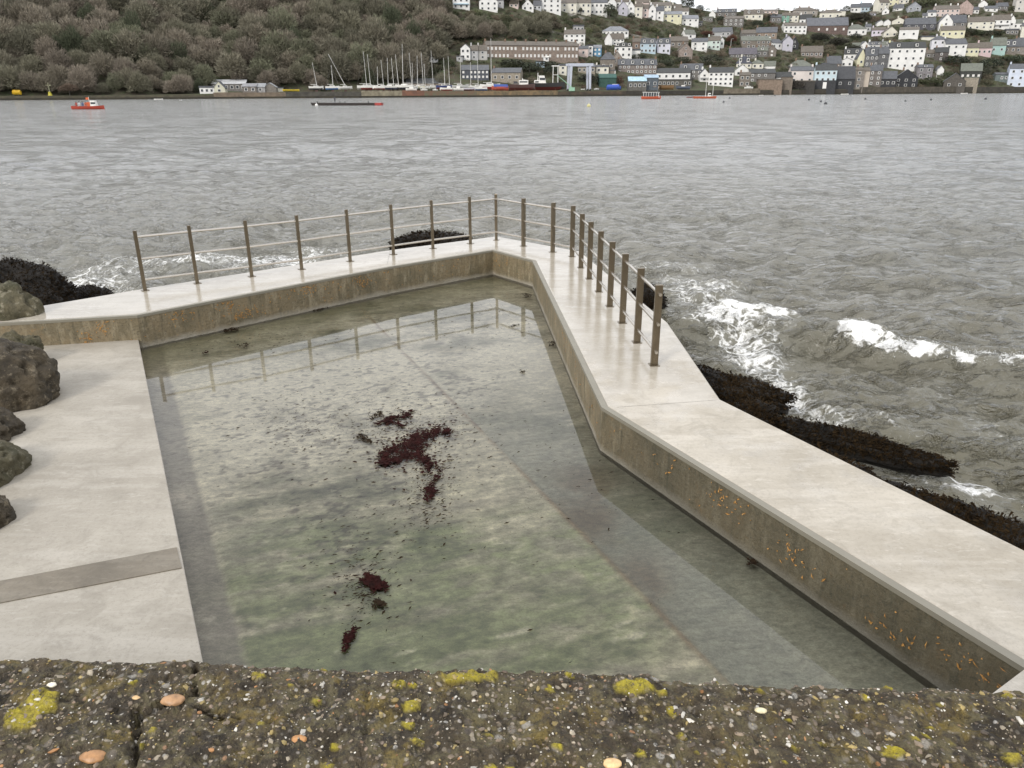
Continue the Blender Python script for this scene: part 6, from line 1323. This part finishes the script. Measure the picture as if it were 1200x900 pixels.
for a in ((805, 14, 15, 17, DG, 'pine', 'dark pine tree standing tallest on the skyline'), (820, 12, 8, 7, DG, 'ever', 'small dark tree right of the skyline pine'), (714, 22, 14, 15, (.045, .055, .03), 'ever', 'dark bushy tree in the gap between the cream terrace and the lavender gable'), (700, 5, 18, 11, DG, 'ever', 'dark tree mass behind the white house with bay windows'),
          (680.5, 17, 4, 7, DG, 'ever', 'round black clipped tree in front of the cream house'), (740, 22, 9, 6, DG, 'bush', 'dark bush under the narrow white gable'), (760, 26, 8, 5, DG, 'bush', 'dark bush under the white gable with arched windows'), (887, 33, 14, 8, DG, 'ever', 'round dark green tree below the cream twin gabled house'), (845, 28, 10, 8, DG, 'ever', 'dark tree left of the long grey stone house'),
          (905, 25, 14, 8, (.05, .05, .035), 'ever', 'dark tree left of the grey slate roofed house'), (1002, 47, 14, 7, (.018, .024, .014), 'bush', 'very dark round hedge in front of the grey hipped house'), (1005, 28, 30, 12, (.07, .065, .045), 'bare', 'brown bare tree above the grey hipped roof'), (985, 30, 22, 10, (.065, .06, .042), 'bare', 'brown bare tree right behind the chapel roof'),
          (1000, 66, 20, 12, (.05, .05, .035), 'bare', 'bare dark tree above the two big dormers'), (960, 52, 24, 12, (.045, .045, .032), 'bare', 'dark bare tree below the chapel, left one'), (982, 56, 22, 11, (.05, .048, .035), 'bare', 'dark bare tree below the chapel, right one'), (857, 54, 14, 12, (.12, .055, .035), 'bare', 'rusty orange bare tree between the mint house and the stone hall'), (828, 45, 16, 8, (.13, .065, .045), 'bare', 'rust coloured bare tree above the square white house'),
          (1120, 76, 30, 10, (.030, .040, .024), 'bush', 'dark hedge bank below the big white house above the garden'), (1090, 100, 26, 9, (.06, .07, .03), 'bush', 'green shrub bank on the sea wall below the mauve grey house'), (1160, 84, 26, 14, (.035, .045, .026), 'ever', 'dark ivy covered tree above the conservatory'), (1150, 92, 16, 12, (.05, .055, .035), 'ever', 'dark tree right of the green chalet'), (1185, 76, 26, 10, (.04, .055, .03), 'ever', 'green tree bank above the pale blue house'),
          (935, 107, 14, 10, (.055, .048, .038), 'bush', 'dark brown ivy bush on the block under the pinkish house'), (645, 90, 16, 12, (.035, .045, .028), 'ever', 'dark tree left of the cream house near the hoist'), (620, 88, 24, 14, (.04, .05, .03), 'ever', 'dark tree behind the low white wheelhouse'), (600, 78, 30, 8, (.05, .055, .035), 'bush', 'hedge between the brown terrace and the tan building, left one'), (640, 80, 30, 8, (.045, .052, .032), 'bush', 'hedge below the middle of the brown terrace'),
          (690, 99, 26, 12, (.04, .042, .032), 'ever', 'dark tree seen between the legs of the hoist'), (833, 77, 26, 12, (.042, .048, .03), 'ever', 'dark tree bank above the large white quayside house'), (800, 75, 20, 8, (.05, .055, .034), 'bush', 'green bank below the pinkish stone gable'), (780, 78, 20, 8, (.05, .06, .035), 'bush', 'green bank below the lavender white house'), (748, 70, 20, 6, (.045, .055, .03), 'bush', 'hedge below the light blue house'),
          (82, 112, 22, 13, (.15, .11, .08), 'bare', 'light brown bare bush on the left shore, right of the navigation cross'), (208, 110, 26, 14, (.16, .115, .08), 'bare', 'light brown bare bush on the left shore, beside the low white hut'), (1085, 8, 30, 8, (.085, .095, .045), 'bush', 'green grassy thicket above the pink terrace'), (1130, 40, 26, 6, (.045, .05, .03), 'bush', 'dark hedge right of the lemon yellow house'), (1160, 42, 26, 6, (.045, .055, .032), 'bush', 'green hedge under the long cream cottage row'), (1128, 22, 16, 5, DG, 'bush', 'dark bush behind the big slate roof')): tree(*a)
# ---------------------------------------------------------------- haze: thin damp air over the river
t = NT('damp_air'); t.t.nodes.remove(t.t.nodes.get('Principled BSDF')) if t.t.nodes.get('Principled BSDF') else None
HAZE = 0
if HAZE:
    pv_ = t.n('ShaderNodeVolumePrincipled'); pv_.inputs['Density'].default_value = HAZE; pv_.inputs['Color'].default_value = (.85, .88, .92, 1); t.l(pv_.outputs[0], t.out.inputs['Volume'])
    o = MB().box(-1700, 1700, -1700, 1700, -9, 110).build('haze', t.m); tag(o, 'thin pale haze over the river', 'haze', kind='stuff')
    S.cycles.volume_bounces = 0; S.cycles.volume_step_rate = 10
